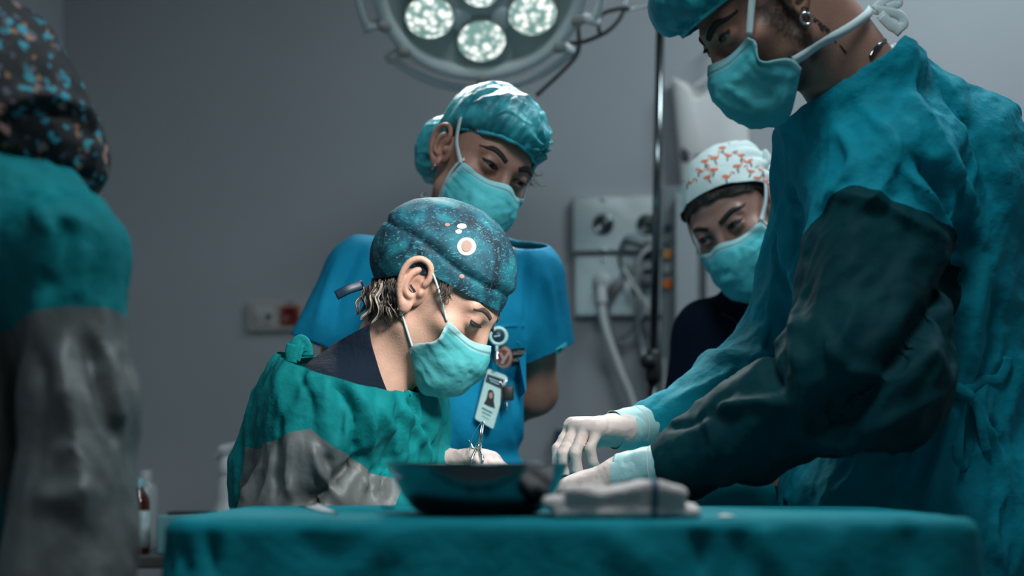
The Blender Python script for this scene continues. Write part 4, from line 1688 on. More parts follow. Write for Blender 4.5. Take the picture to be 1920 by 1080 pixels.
V, T = snets(f_, sh, g0, 0.002)
mk('spray_head', relax(V, T, 1) + c, T, M['white_bottle'], sb)
V, T = tube(spline([c + np.array(q) for q in ((0.022, 0, 0.198), (0.026, 0, 0.186), (0.022, 0, 0.172), (0.026, 0, 0.162))], 6), 0.004, 10)
mk('trigger', V, T, M['white_bottle'], sb)
c = at_c(340, 2.70)
V, T = box(c + [0.005, 0.03, 0.037], (0.10, 0.08, 0.074), 0.004)
pk = thing('supply_box', 'teal supply carton on the side cart beside the brown bottle', 'box', c)
mk('carton', V, T, M['bottle_cap'], pk, smooth=False)
V, T = box(c + [0.015, 0.03, 0.077], (0.085, 0.06, 0.006), 0.002)
mk('lid_flap', V, T, M['rubber'], pk, smooth=False)
# ------------------------------------------------------------------ people
def cap_prims(*ps):
    return [tuple(q) for q in ps]


def body_obj(H, prims, skin, k=0.05, h=0.010, hires=None):
    """one skin figure: head, neck, trunk and limbs in a single mesh"""
    parts = [(H.w(H.V), H.T)]
    cols = [H.col]
    if prims:
        V, T = sdf_mesh(prims, k, h)
        parts.append((V, T))
        cols.append(np.tile(skin, (len(V), 1)))
    if hires:
        V, T = sdf_mesh(hires, 0.02, 0.004)
        parts.append((V, T))
        cols.append(np.tile(skin, (len(V), 1)))
    V, T = joinT(parts)
    return mk('body', V, T, M['skin'], H.person, col=np.vstack(cols))


def garment(name, prims, k, h, m, parent, cuts=(), wr=((9, 0.010, (0, 0, 1), 0.35), (20, 0.004, (0, 0, 1), 0.5)), seed=1, folds=(), panel=None, panel_mat=None, panel_name='sleeve_panel', solid=0.0, rl=1, amp_field=None, label=None, extra=None):
    V, T = sdf_mesh(prims, k, h, extra=extra)
    V = relax(V, T, rl, 0.5)
    N_ = normals(V, T)
    D = np.zeros(len(V))
    for i, (fq, amp, axis, st) in enumerate(wr):
        D += amp * crumple(V, fq, seed + i * 5, axis=axis, st=st)
    if amp_field is not None:
        D *= amp_field(V)
    V = V + N_ * D[:, None]
    if folds:
        V = add_folds(V, T, folds)
        V = relax(V, T, 1, 0.25)
    for ct_ in cuts:
        V, T = clip(V, T, ct_(V) if callable(ct_) else -(V - np.asarray(ct_[0])) @ nrm(ct_[1]))
    out = []
    if panel is not None:
        f_ = panel(V)
        Vp, Tp = clip(V, T, f_)
        Vm, Tm = clip(V, T, -f_)
        o = mk(name, Vm, Tm, m, parent, solid=solid)
        p_ = mk(panel_name, Vp, Tp, panel_mat, o, solid=solid)
        out = [o, p_]
    else:
        o = mk(name, V, T, m, parent, solid=solid)
        out = [o]
    if label:
        o['label'] = label
    return out, (V, T)


def legs(person, hip, half, zfoot=0.0, side=(1, 0, 0), m='navy'):
    """trousers and shoes below the frame, feet on the floor"""
    s_ = nrm(side)
    fw = np.cross((0, 0, 1.0), s_)
    pr = []
    for k in (-1, 1):
        a = np.asarray(hip) + s_ * half * k
        kn = a * [1, 1, 0] + np.array([0, 0, a[2] * 0.52]) - fw * 0.02
        an = a * [1, 1, 0] + np.array([0, 0, 0.10])
        pr += [(a, kn, 0.085, 0.065), (kn, an, 0.065, 0.055)]
    V, T = sdf_mesh(pr, 0.03, 0.012)
    mk('trousers', V, T, M[m], person)
    for k in (-1, 1):
        a = (np.asarray(hip) + s_ * half * k) * [1, 1, 0]
        V, T = sdf_mesh([(a + [0, 0, 0.05], a - fw * 0.13 + [0, 0, 0.035], 0.045, 0.035), (a + [0, 0, 0.05], a + [0, 0, 0.10], 0.042, 0.045)], 0.03, 0.009)
        V[:, 2] = np.maximum(V[:, 2], 0.0)
        mk('shoe', V, T, M['shoe'], person)


FING = [(0.028, 0.088, (0.043, 0.026, 0.021), 0.0092), (0.009, 0.093, (0.047, 0.030, 0.022), 0.0094), (-0.010, 0.089, (0.043, 0.028, 0.021), 0.0090), (-0.027, 0.080, (0.034, 0.021, 0.019), 0.0080)]


def hand_mesh(wrist, fwd, palm, curls, thumb_side=1, thumb=((0.034, 0.034, -0.012), (0.050, 0.066, -0.020), (0.048, 0.094, -0.030)), scale=1.0, splay=0.06, h=0.0024):
    """hand with palm, five fingers; local x = thumb side, y = fingers, z = back of the hand"""
    y = nrm(fwd)
    z = -nrm(np.asarray(palm) - y * (np.asarray(palm) @ y))
    x = np.cross(y, z) * thumb_side
    def W(q):
        q = np.asarray(q, float) * scale
        return np.asarray(wrist) + x * q[0] + y * q[1] + z * q[2]
    pr = []
    for i, (fx, fy, seg, r) in enumerate(FING):
        pr.append((W((fx * 0.55, 0.004, 0)), W((fx, fy, 0)), 0.0165 * scale, 0.0125 * scale, 0.016 * scale))
    pr.append((W((0, -0.05, 0)), W((0, 0.01, 0)), 0.026 * scale, 0.025 * scale, 0.02 * scale))
    pr.append((W((0.014, 0.02, -0.006)), W((0.022, 0.05, -0.010)), 0.018 * scale, 0.015 * scale, 0.016 * scale))
    tp = [(0.016, 0.018, -0.006)] + list(thumb)
    for a, b in zip(tp[:-1], tp[1:]):
        pr.append((W(a), W(b), 0.0125 * scale, 0.0105 * scale, 0.008 * scale))
    tips = []
    for i, (fx, fy, seg, r) in enumerate(FING):
        p_ = np.array([fx, fy, 0.0])
        a = 0.0
        for j in range(3):
            a += math.radians(curls[i][j])
            q_ = p_ + np.array([fx * splay * 1.5 * math.cos(a), math.cos(a), -math.sin(a)]) * seg[j]
            pr.append((W(p_), W(q_), r * (1 - 0.06 * j) * scale, r * (0.95 - 0.09 * j) * scale, 0.0035 * scale))
            p_ = q_
        tips.append(W(p_))
    V, T = sdf_mesh(pr, 0.005, h * scale)
    V = relax(V, T, 1, 0.4)
    N_ = normals(V, T)
    V = V + N_ * (0.0016 * crumple(V, 55, 4, axis=x, st=0.6))[:, None]
    return V, T, W, tips


def glove(person, wrist, fwd, palm, curls, cuff_pts, cuff_r, seed, label=None, split=0.012, **kw):
    V, T, W, tips = hand_mesh(wrist, fwd, palm, curls, **kw)
    fy = (V - np.asarray(wrist)) @ nrm(fwd) - split
    Vw, Tw = clip(V, T, -fy)
    V, T = clip(V, T, fy)
    o = mk('glove', V, T, M['glove'], person)
    mk('glove_wrist', Vw, Tw, M['cuff'], o)
    if label:
        o['label'] = label
    q = spline(cuff_pts, 10)
    n = len(q)
    t = np.linspace(0, 1, n)
    rr = cuff_r[0] + (cuff_r[1] - cuff_r[0]) * t
    Vc, Tc = tube(q, rr, 40, caps=False)
    T3 = np.array([f for f in Tc])
    t3 = np.vstack([T3[:, [0, 1, 2]], T3[:, [0, 2, 3]]])
    N_ = normals(Vc, t3)
    ax = nrm(q[-1] - q[0])
    Vc = Vc + N_ * (0.0032 * crumple(Vc, 30, seed, axis=np.cross(ax, (0.2, 0.9, 0.3)), st=0.35, warp=0.9))[:, None]
    cf = mk('glove_cuff', Vc, T3, M['cuff'], o, solid=0.0008)
    ring = Vc[-40:]
    Vr, Tr = tube(ring, 0.0017, 8, closed=True)
    mk('cuff_rim', Vr, Tr, M['cuff_rim'], o)
    k_ = int(n * 0.55)
    Vr, Tr = tube(Vc[k_ * 40:k_ * 40 + 40], 0.0009, 6, closed=True)
    mk('cuff_rim', Vr, Tr, M['cuff_rim'], o)
    return o, W, tips


def decal(bvh, poly, off, name, m, parent, th=0.0008, sub=1):
    """flat patch sewn or lying on a surface, given as a polygon fan of pixel points"""
    c = np.mean(poly, axis=0)
    pts, T_ = [], []
    n = len(poly)
    rings = (0.0, 0.5, 1.0)
    pts.append(c)
    for r in rings[1:]:
        for p_ in poly:
            pts.append(c + (np.asarray(p_, float) - c) * r)
    for i in range(n):
        j = (i + 1) % n
        T_.append((0, 1 + i, 1 + j))
        T_.append((1 + i, 1 + n + i, 1 + n + j, 1 + j))
    V_, ok = [], None
    for x, y in pts:
        h_ = ray_hit(bvh, x, y)
        if h_ is None:
            V_.append(None)
        else:
            V_.append(h_)
            ok = h_[1]
    dm = np.median([v[1] for v in V_ if v is not None]) if ok is not None else 2.4
    V_ = [v if v is not None else P(pts[i][0], pts[i][1], dm) for i, v in enumerate(V_)]
    V_ = [v + nrm(np.array([0, 0, CZ]) - v) * off for v in V_]
    return mk(name, V_, T_, m, parent, smooth=False, solid=th, offs=1.0)


def circ(cx, cy, rx, ry, n=24):
    return [(cx + rx * math.cos(2 * math.pi * i / n), cy + ry * math.sin(2 * math.pi * i / n)) for i in range(n)]


# ================================================================== the seated surgeon
SK = np.array([0.66, 0.40, 0.30])
earS = P(783, 545, 2.03)
RS_ = euler_R(73, 43, 0)
cS = earS + 0.0735 * RS_[:, 0]
surg = thing('person', 'seated surgeon in patterned teal cap and green gown, bending over the operation', 'person', (-0.32, 2.2, 0))
H = Head(cS, RS_, surg, P(688, 770, 2.12), 0.050, SK, ear=1.12, top=0.0010, bot=0.0022, tilt=0.0)
# under the gown
body_obj(H, [(P(690, 760, 2.14), P(640, 860, 2.17), 0.07, 0.10), (P(640, 860, 2.17), P(590, 1300, 2.22), 0.10, 0.13),
             (P(605, 775, 2.04), P(540, 985, 2.02), 0.045, 0.04), (P(540, 985, 2.02), P(700, 958, 2.03), 0.038, 0.028),
             (P(735, 790, 2.28), P(745, 920, 2.33), 0.045, 0.04), (P(745, 920, 2.33), P(815, 880, 2.22), 0.038, 0.028)], SK)
H.brow(-1, [(0.014, 0.0345), (0.026, 0.0385), (0.038, 0.0390), (0.050, 0.0335)], M['brow_grey'], 0.0028)
H.brow(1, [(0.014, 0.0345), (0.026, 0.0385), (0.038, 0.0390), (0.050, 0.0335)], M['brow_grey'], 0.0036)
H.eyes(gaze=(-0.1, -1, -0.5), top=0.0010, bot=0.0022, tilt=0.0, lashlen=0.0065)
H.mask((0.085, 0.43, 0.455), 11, label='pale teal pleated surgical mask with white ear loops', sidepinch=0.016, pale=(0.33, 0.58, 0.60))
for s in (-1, 1):
    H.strap([(s * 0.065, -0.060, -0.004), (s * 0.074, -0.030, 0.018), (s * 0.082, -0.004, 0.034), (s * 0.080, 0.016, 0.036)], M['strap'], H.mask_o, 0.0034, round_=True)
    H.strap([(s * 0.056, -0.044, -0.068), (s * 0.066, -0.018, -0.050), (s * 0.077, 0.008, -0.032), (s * 0.083, 0.022, -0.012)], M['strap'], H.mask_o, 0.0034, round_=True)
q = [np.array([-0.0765, -0.004, -0.036]) + 0.0062 * np.array([0.35 * math.sin(a), math.sin(a) * 0.5, math.cos(a)]) for a in np.linspace(0, 2 * math.pi, 25)[:-1]]
V, T = tube(q, 0.0012, 8, closed=True)
mk('earring', H.w(V), T, M['silver'], surg)


def cut_s(V):
    y, z = V[:, 1], V[:, 2]
    return z - np.where(y < 0, 0.031 - 0.20 * y, 0.031 - 0.95 * y)


def cap_s(X):
    f = HB(X) - 0.0065
    f = smin(f, ell(X, (0, 0.062, 0.030), (0.079, 0.063, 0.072)), 0.03)
    return f


def dis_s(V):
    y, z = V[:, 1], V[:, 2]
    seam = z - (0.060 - 0.16 * y) - 0.003 * np.sin(y * 40)
    d = 0.0050 * np.clip(seam / 0.012, 0, 1) - 0.0022 * np.exp(-(seam / 0.004) ** 2)
    d += 0.008 * crumple(V, 13, 21, axis=(0, 1, 0.2), st=0.3) * np.clip((y + 0.06) * 12, 0.15, 1)
    return d


co, CV, CT = shell(H, cap_s, (-0.1, -0.12, -0.09), (0.1, 0.145, 0.15), 0.003, cut_s, 'surgical_cap', M['cap_print'], disp=dis_s, label='dark teal mottled cotton surgical cap')
cap_bvh = bvh_of(H.w(CV), CT)
for cx, cy, rx, ry, m_ in ((875, 462, 18, 17, 'patch_white'), (876, 461, 11, 12, 'amber'), (875, 463, 7, 8, 'patch_white'), (866, 424, 8, 5, 'patch_white'), (859, 434, 6, 4, 'patch_white')):
    pass
for cx, cy, rx, ry, m_, off in ((875, 462, 18, 17, 'patch_white', 0.0006), (875, 461, 10, 11, 'photo_skin', 0.0014), (866, 424, 9, 5, 'patch_white', 0.0006), (860, 434, 6, 4, 'patch_white', 0.0006), (866, 518, 5, 4, 'photo_skin', 0.0006), (839, 421, 5, 3, 'photo_skin', 0.0006)):
    decal(cap_bvh, circ(cx, cy, rx, ry, 20), off, 'printed_dot', M[m_], co, 0.0004)
# cap tie at the nape
tp = [H.w(q) for q in ((-0.035, 0.085, -0.056), (-0.050, 0.092, -0.074), (-0.056, 0.098, -0.092))]
V, T = tube(spline(tp, 6), 0.007, 8, flat=0.25, fdir=(0, 1, 0))
mk('cap_tie', V, T, M['badge_navy'], co)


# grey-brown curls at the nape
def lock(p0, d0, ln, r, seed, curl=1.0, n=16):
    rg = np.random.default_rng(seed)
    q = [np.asarray(p0, float)]
    d = nrm(d0)
    ax = nrm(np.cross(d, rg.normal(size=3)))
    cur = rg.uniform(0.6, 1.6) * curl * rg.choice([-1, 1])
    for i in range(n):
        a = cur * (i / n) * 0.42
        d = np.array(Matrix.Rotation(a, 3, Vector(ax)) @ Vector(d))
        d = nrm(d + rg.normal(size=3) * 0.07)
        q.append(q[-1] + d * ln / n)
    q = np.array(q)
    rr = r * np.sin(np.linspace(0.25, math.pi * 0.97, len(q))) ** 0.6
    return q, rr


rg = np.random.default_rng(3)
gvl = np.array([0, 0, -1.0]) @ H.R
groups = {'hair_grey': [], 'hair_light': [], 'hair_deep': []}
def clump(p0, d0, ln, seed, amp, nstr, spread):
    """wavy lock: strands that share one S-curve and gather towards the tip"""
    r_ = np.random.default_rng(seed)
    d = nrm(d0)
    sx = nrm(np.cross(d, r_.normal(size=3)))
    sy = np.cross(d, sx)
    ph, wl = r_.uniform(0, 6.28), r_.uniform(0.030, 0.046)
    n = 15
    t = np.linspace(0, 1, n)
    swp = r_.uniform(-0.5, 0.5)
    base = p0 + np.outer(t * ln, d) + np.outer(amp * np.sin(ph + t * ln / wl * 6.28) * np.minimum(1, t * 2.5) + swp * ln * t ** 2 * 0.5, sx) + np.outer(amp * 0.8 * np.cos(ph + t * ln / wl * 6.28) * np.minimum(1, t * 2), sy)
    res = []
    for k in range(nstr):
        o1, o2 = r_.normal(size=2) * spread
        cv = (1 - 0.55 * t)[:, None]
        pth = base + cv * (o1 * sx + o2 * sy) + r_.normal(size=3) * 0.0006
        res.append((H.outside(pth, 0.0022), r_.uniform(0.0006, 0.0012) * np.clip(1.15 - t ** 2.2, 0.12, 1), r_.integers(0, 7)))
    return res


for i in range(64):
    u, v = rg.uniform(0, 1), rg.uniform(0, 1)
    s = -1 if i % 5 else 1
    p0 = np.array([s * (0.074 - 0.045 * u ** 1.5), 0.022 + 0.058 * u, 0.022 - 0.030 * v - 0.052 * u])
    nn = H.near(p0)
    p0 = nn[0] + nn[1] * (0.003 + 0.012 * v)
    d0 = 0.95 * gvl + np.array([s * 0.12, 0.02, -0.30]) + rg.normal(size=3) * 0.10
    for q, rr, cidx in clump(p0, d0, rg.uniform(0.040, 0.066), i, rg.uniform(0.003, 0.0065), 9, 0.0024):
        groups[['hair_grey', 'hair_grey', 'hair_light', 'hair_deep', 'hair_deep', 'hair_grey', 'hair_deep'][cidx]].append(tube(q, rr, 5))
for s in (-1,):
    for i in range(36):       # sideburn wisps in front of the ear
        p0 = np.array([s * 0.0745, -0.016 - rg.uniform(0, 0.022), 0.036 + rg.uniform(-0.004, 0.004)])
        q, rr = lock(p0, (s * 0.05, -0.25 - rg.uniform(0, 0.6), -0.7), rg.uniform(0.014, 0.030), 0.0007, 900 + i, 0.6, 8)
        V, T = tube(H.outside(q, 0.0010), rr, 5)
        groups['hair_deep'].append((V, T))
for g_, ps in groups.items():
    V, T = join(ps)
    o = mk('hair', H.w(V), T, M[g_], surg)
    o['kind'] = 'stuff'

# navy scrub collar under the gown
nS = nrm(P(745, 590, 2.12) - P(690, 760, 2.12))
scr, _ = garment('scrub_top', [(P(690, 770, 2.12), P(712, 660, 2.11), 0.070, 0.060), (P(615, 760, 2.06), P(735, 790, 2.24), 0.058, 0.055), (P(655, 770, 2.13), P(640, 900, 2.16), 0.09, 0.10)], 0.04, 0.005, M['navy'], surg, seed=4,
                 wr=((14, 0.004, (0.3, 0, 1), 0.4),), cuts=[(P(633, 640, 2.08), np.array([-0.47, -0.12, 0.88])), (P(703, 665, 2.05), np.array([0.95, -0.35, 0.33]))], solid=0.002)
scr[0]['label'] = 'navy cotton scrub collar'

# gown
grey_line = [(430, 905), (462, 872), (500, 848), (542, 818), (566, 815), (590, 826), (614, 834), (632, 852), (700, 905)]


def arm_coord(V, a, b):
    ab = b - a
    return (V - a) @ ab / (ab @ ab)


aS, bS = P(624, 762, 2.03), P(570, 1000, 2.02)
wS = P(716, 956, 2.03)


def panel_s(V):
    # reinforced sleeve: below a stepped seam on the near arm only
    t = arm_coord(V, aS, bS)
    ax = nrm(bS - aS)
    e = V - aS - np.outer((V - aS) @ ax, ax)
    r = np.linalg.norm(e, axis=1)
    ang = np.arctan2(e[:, 0], -e[:, 1])
    seam = 0.235 + 0.20 * np.abs(np.sin(ang * 1.0 + 0.1)) + 0.012 * np.sin(ang * 6)
    near = 0.125 - r
    f1 = np.minimum((t - seam) * 0.2, near)
    t2 = arm_coord(V, bS, wS)
    r2 = np.linalg.norm(V - bS - np.outer(np.clip(t2, 0, 1), wS - bS), axis=1)
    return np.minimum(f1, 0.30 - np.maximum(V[:, 1] - 1.80, 0))


colS = (P(552, 662, 2.10), np.cross(P(770, 737, 2.02) - P(552, 662, 2.14), np.array([0.10, 1.0, 0.12])))
colN = nrm(np.cross(P(770, 737, 2.05) - P(552, 664, 2.13), np.array([0.06, 1.0, 0.10])))
if colN[2] < 0:
    colN = -colN
gownS, (gV, gT) = garment('surgical_gown', [
    (P(655, 770, 2.14), P(664, 670, 2.13), 0.098, 0.086), (P(606, 775, 2.07), P(612, 740, 2.08), 0.078, 0.066),
    (aS, P(740, 785, 2.29), 0.078, 0.078), (P(600, 800, 2.14), P(585, 900, 2.17), 0.095, 0.115),
    (P(650, 810, 2.16), P(620, 1150, 2.20), 0.125, 0.17), (P(620, 1150, 2.18), P(615, 1480, 2.18), 0.165, 0.17),
    (aS, bS, 0.078, 0.080, 0.03), (bS, wS, 0.080, 0.044, 0.03),
    (P(742, 785, 2.28), P(750, 930, 2.30), 0.074, 0.072, 0.03), (P(750, 930, 2.30), P(812, 878, 2.22), 0.070, 0.040, 0.03),
], 0.05, 0.0048, M['gown_s'], surg, seed=2, cuts=[(P(552, 664, 2.13), colN), ((0, 0, 0.61), (0, 0, -1))],
    wr=((8, 0.022, (-0.1, 0, 1), 0.28), (17, 0.014, (0.2, 0, 1), 0.35), (36, 0.0045, (0, 0.2, 1), 0.5)),
    folds=[([(590, 690), (570, 740), (545, 800)], 0.008, 0.010), ([(625, 700), (640, 760), (632, 840)], -0.010, 0.007), ([(560, 700), (580, 740), (585, 800)], -0.006, 0.005),
           ([(660, 720), (690, 780), (700, 850), (690, 900)], 0.012, 0.009), ([(640, 720), (665, 790), (668, 870)], -0.012, 0.007), ([(700, 740), (730, 800), (750, 870)], 0.008, 0.010),
           ([(735, 745), (780, 800), (810, 860)], 0.009, 0.010), ([(760, 745), (790, 790), (815, 850)], -0.008, 0.006), ([(690, 850), (650, 890), (600, 930), (560, 948)], -0.022, 0.012),
           ([(710, 800), (700, 860), (690, 930)], -0.012, 0.008), ([(720, 860), (715, 930)], 0.010, 0.009), ([(530, 760), (520, 850), (515, 945)], -0.006, 0.006), ([(545, 820), (543, 880), (542, 945)], 0.010, 0.006),
           ([(585, 830), (598, 880), (640, 940)], 0.012, 0.008), ([(470, 800), (465, 880), (455, 940)], 0.007, 0.008), ([(610, 850), (620, 900)], -0.008, 0.006), ([(675, 905), (720, 915)], 0.008, 0.010)],
    panel=panel_s, panel_mat=M['panel_grey'], label='green-teal cotton surgical gown with grey coated sleeves')
gownS[1]['label'] = 'grey coated reinforced sleeve'
# neckline binding and tied knot at the back
b = bvh_of(gV, gT)
pts = [ray_hit(b, x, y) for x, y in ((556, 672), (590, 671), (630, 682), (670, 699), (710, 715), (750, 731), (768, 738))]
pts = [q_ + np.array([0, -0.002, 0.001]) for q_ in pts if q_ is not None]
if len(pts) > 3:
    V, T = tube(spline(pts, 6), 0.0048, 8, flat=0.5)
    mk('neck_binding', V, T, M['gown_s'], gownS[0])
for pts, r in (([(545, 680), (548, 662), (556, 645), (566, 640), (574, 650), (576, 668)], 0.010), ([(552, 676), (560, 655), (570, 648), (573, 660)], 0.009), ([(546, 682), (543, 665), (547, 645)], 0.008)):
    V, T = tube(spline([P(x, y, 2.085) for x, y in pts], 6), r, 10, flat=0.3, fdir=(0.3, 1, 0.2))
    mk('neck_tie', V, T, M['gown_s'], gownS[0])
# hands
glove(surg, P(828, 874, 2.215), nrm(P(930, 856, 2.17) - P(828, 874, 2.215)), (0.05, -0.30, -1), [(38, 52, 30), (46, 56, 32), (50, 58, 34), (52, 60, 36)],
      [P(835, 874, 2.213), P(815, 878, 2.222), P(795, 886, 2.23)], (0.030, 0.034), 3, label='white latex glove holding the needle holder', thumb_side=-1,
      thumb=((0.036, 0.038, -0.014), (0.044, 0.070, -0.016), (0.038, 0.094, -0.022)), scale=0.92)
glove(surg, P(758, 950, 2.04), nrm(P(860, 930, 2.10) - P(758, 950, 2.04)), (0.1, 0.1, -1), [(30, 45, 25), (34, 48, 28), (38, 50, 30), (42, 52, 30)],
      [P(762, 950, 2.04), P(738, 950, 2.035), P(722, 952, 2.03)], (0.030, 0.036), 5, label='white latex glove mostly behind the bowl', thumb_side=1, scale=0.92)
pr_, sh_ = [], []
for yy in (2.09, 2.27):
    pr_ += [((-0.30, yy, 0.66), (-0.10, yy, 0.62), 0.075, 0.065), ((-0.10, yy, 0.62), (-0.13, yy, 0.10), 0.062, 0.05)]
V, T = sdf_mesh(pr_, 0.03, 0.012)
mk('trousers', V, T, M['navy'], surg)
for yy in (2.09, 2.27):
    V, T = sdf_mesh([((-0.13, yy, 0.05), (-0.01, yy, 0.035), 0.045, 0.035), ((-0.13, yy, 0.05), (-0.13, yy, 0.10), 0.042, 0.045)], 0.03, 0.009)
    V[:, 2] = np.maximum(V[:, 2], 0.0)
    mk('shoe', V, T, M['shoe'], surg)
st = thing('surgeon_stool', 'round stool under the seated surgeon', 'stool', (-0.30, 2.18, 0))
V, T = lathe([(0.0, 0.60), (0.15, 0.60), (0.17, 0.58), (0.17, 0.55), (0.15, 0.53), (0.0, 0.53)], 32, (-0.30, 2.18, 0), close=False)
mk('seat', V, T, M['rubber'], st)
V, T = lathe([(0.03, 0.05), (0.03, 0.53)], 16, (-0.30, 2.18, 0))
mk('column', V, T, M['steel'], st)
for k in range(5):
    a = 2 * math.pi * k / 5
    V, T = tube([(-0.30, 2.18, 0.07), (-0.30 + 0.19 * math.cos(a), 2.18 + 0.19 * math.sin(a), 0.02)], 0.018, 10)
    mk('leg', V, T, M['steel'], st)

# needle holder and suture in the surgeon's hand
nh = thing('needle_holder', 'small steel needle holder pointing up from the surgeon\'s gloved fingers', 'surgical tool', P(895, 842, 2.16))
for a, b_ in (((893, 842), (905, 790)), ((900, 842), (907, 790))):
    V, T = tube([P(*a, 2.15), P((a[0] * 0.6 + b_[0] * 0.4) , (a[1] * 0.6 + b_[1] * 0.4), 2.15), P(*b_, 2.15)], [0.0034, 0.0030, 0.0018], 10, flat=0.6)
    mk('jaw', V, T, M['scalpel'], nh)
V, T = lathe([(0.0035, -0.003), (0.0035, 0.003)], 12, P(897, 836, 2.148), frame_from((0, -1, 0)))
mk('pivot', V, T, M['scalpel'], nh)
for x0, x1 in ((893, 884), (900, 905)):
    V, T = tube(spline([P(x0, 842, 2.15), P(x1, 862, 2.14), P(x1 - 6, 884, 2.14)], 6), 0.0022, 8)
    mk('shank', V, T, M['scalpel'], nh)
V, T = tube([P(878, 826, 2.155), P(888, 842, 2.155), P(897, 862, 2.155)], 0.0018, 8)
o = mk('steel_probe', V, T, M['scalpel'], None)
tag(o, 'thin steel pin beside the needle holder in the surgeon\'s fingers', 'surgical tool')
V, T = tube(spline([P(904, 790, 2.148), P(893, 805, 2.145), P(885, 822, 2.145), P(880, 845, 2.145)], 6), 0.0005, 6)
o = mk('suture', V, T, M['thread'], None)
tag(o, 'fine blue suture thread hanging from the needle holder tip', 'thread')

# ================================================================== the standing nurse
SKN = np.array([0.40, 0.205, 0.155])
nur = thing('person', 'standing nurse in blue scrubs and teal bouffant cap, hands behind her back', 'person', (-0.12, 2.52, 0))
RN = euler_R(28, 24, 22)
HN = Head(P(898, 320, 2.40), RN, nur, P(848, 455, 2.49), 0.047, SKN, top=0.0038, bot=0.0034)
body_obj(HN, [(P(850, 470, 2.50), P(850, 560, 2.52), 0.06, 0.07), (P(850, 560, 2.52), P(845, 1000, 2.53), 0.07, 0.08), (P(850, 500, 2.5), P(660, 520, 2.5), 0.05, 0.045), (P(850, 500, 2.5), P(995, 520, 2.48), 0.05, 0.045)], SKN,
         hires=[(P(995, 520, 2.48), P(1002, 735, 2.56), 0.045, 0.040), (P(1002, 735, 2.56), P(890, 815, 2.68), 0.039, 0.027), (P(890, 815, 2.68), P(845, 838, 2.70), 0.027, 0.022),
                (P(655, 520, 2.5), P(640, 740, 2.56), 0.045, 0.040), (P(640, 740, 2.56), P(770, 815, 2.68), 0.039, 0.027), (P(770, 815, 2.68), P(830, 835, 2.72), 0.027, 0.022)])
for s in (-1, 1):
    HN.brow(s, [(0.013, 0.0335), (0.025, 0.0395), (0.038, 0.0415), (0.053, 0.0355)], M['brow'], 0.0040)
HN.eyes(gaze=(0.1, -1, -0.22), top=0.0038, bot=0.0034)
HN.mask((0.095, 0.53, 0.585), 23, label='teal surgical mask with white tie straps', pale=(0.30, 0.62, 0.66))
HN.strap([(-0.066, -0.060, -0.006), (-0.078, -0.030, 0.020), (-0.084, -0.012, 0.055), (-0.086, 0.004, 0.080)], M['strap'], HN.mask_o, 0.0075, name='tie_strap', off=0.004)
HN.strap([(0.066, -0.060, -0.006), (0.078, -0.030, 0.020), (0.084, -0.012, 0.055), (0.086, 0.004, 0.080)], M['strap'], HN.mask_o, 0.0075, name='tie_strap', off=0.004)
HN.strap([(-0.066, -0.061, 0.004), (-0.069, -0.046, -0.030), (-0.058, -0.040, -0.080)], M['strap'], HN.mask_o, 0.0065, name='tie_strap', off=0.004)
HN.strap([(-0.056, -0.044, -0.074), (-0.058, 0.000, -0.085), (-0.050, 0.040, -0.088), (-0.030, 0.072, -0.080)], M['strap'], HN.mask_o, 0.008, name='tie_strap', off=0.004)


def cap_n(X):
    f = ell(X, (0, 0.010, 0.062), (0.086, 0.108, 0.084))
    f = smin(f, ell(X, (-0.022, 0.104, 0.000), (0.052, 0.042, 0.060)), 0.02)
    return f


def cut_n(V):
    y, z = V[:, 1], V[:, 2]
    return z - np.where(y < 0, 0.038 - 0.34 * y, 0.038 - 1.25 * y) + 0.0015 * np.sin(V[:, 0] * 210)


def dis_n(V):
    a = np.arctan2(V[:, 0], -V[:, 1])
    cz = cut_n(V)
    pl = 0.0045 * np.abs(np.sin(a * 15 + 2.5 * pn(V * 14))) * np.exp(-np.maximum(cz, 0) / 0.030)
    pin = -0.015 * np.exp(-np.maximum(cz, 0) / 0.014)
    g = V - np.array([0.045, -0.07, 0.085])
    ra = np.arctan2(g[:, 2], g[:, 0])
    gather = 0.005 * np.sin(ra * 11) * np.exp(-(np.linalg.norm(g, axis=1) / 0.05) ** 2)
    return pl + pin + gather + 0.010 * crumple(V, 17, 41, axis=(0.3, 0.2, 1), st=0.35) + 0.004 * crumple(V, 38, 44, axis=(0.3, 0.6, 1), st=0.3)


nc, NV, NT = shell(HN, cap_n, (-0.12, -0.14, -0.10), (0.12, 0.17, 0.17), 0.003, cut_n, 'bouffant_cap', M['bouffant'], disp=dis_n, label='translucent teal bouffant cap with elastic band')
rim_tube(HN, NV, NT, cut_n, 0.0032, 'elastic_band', M['bouffant_band'], nc, 0.12)


def hair_sdf(off):
    return lambda X: HB(X) - off


def cut_hn(V):
    return V[:, 2] - (0.030 - 0.50 * V[:, 1]) + 0.003 * np.sin(V[:, 0] * 300)


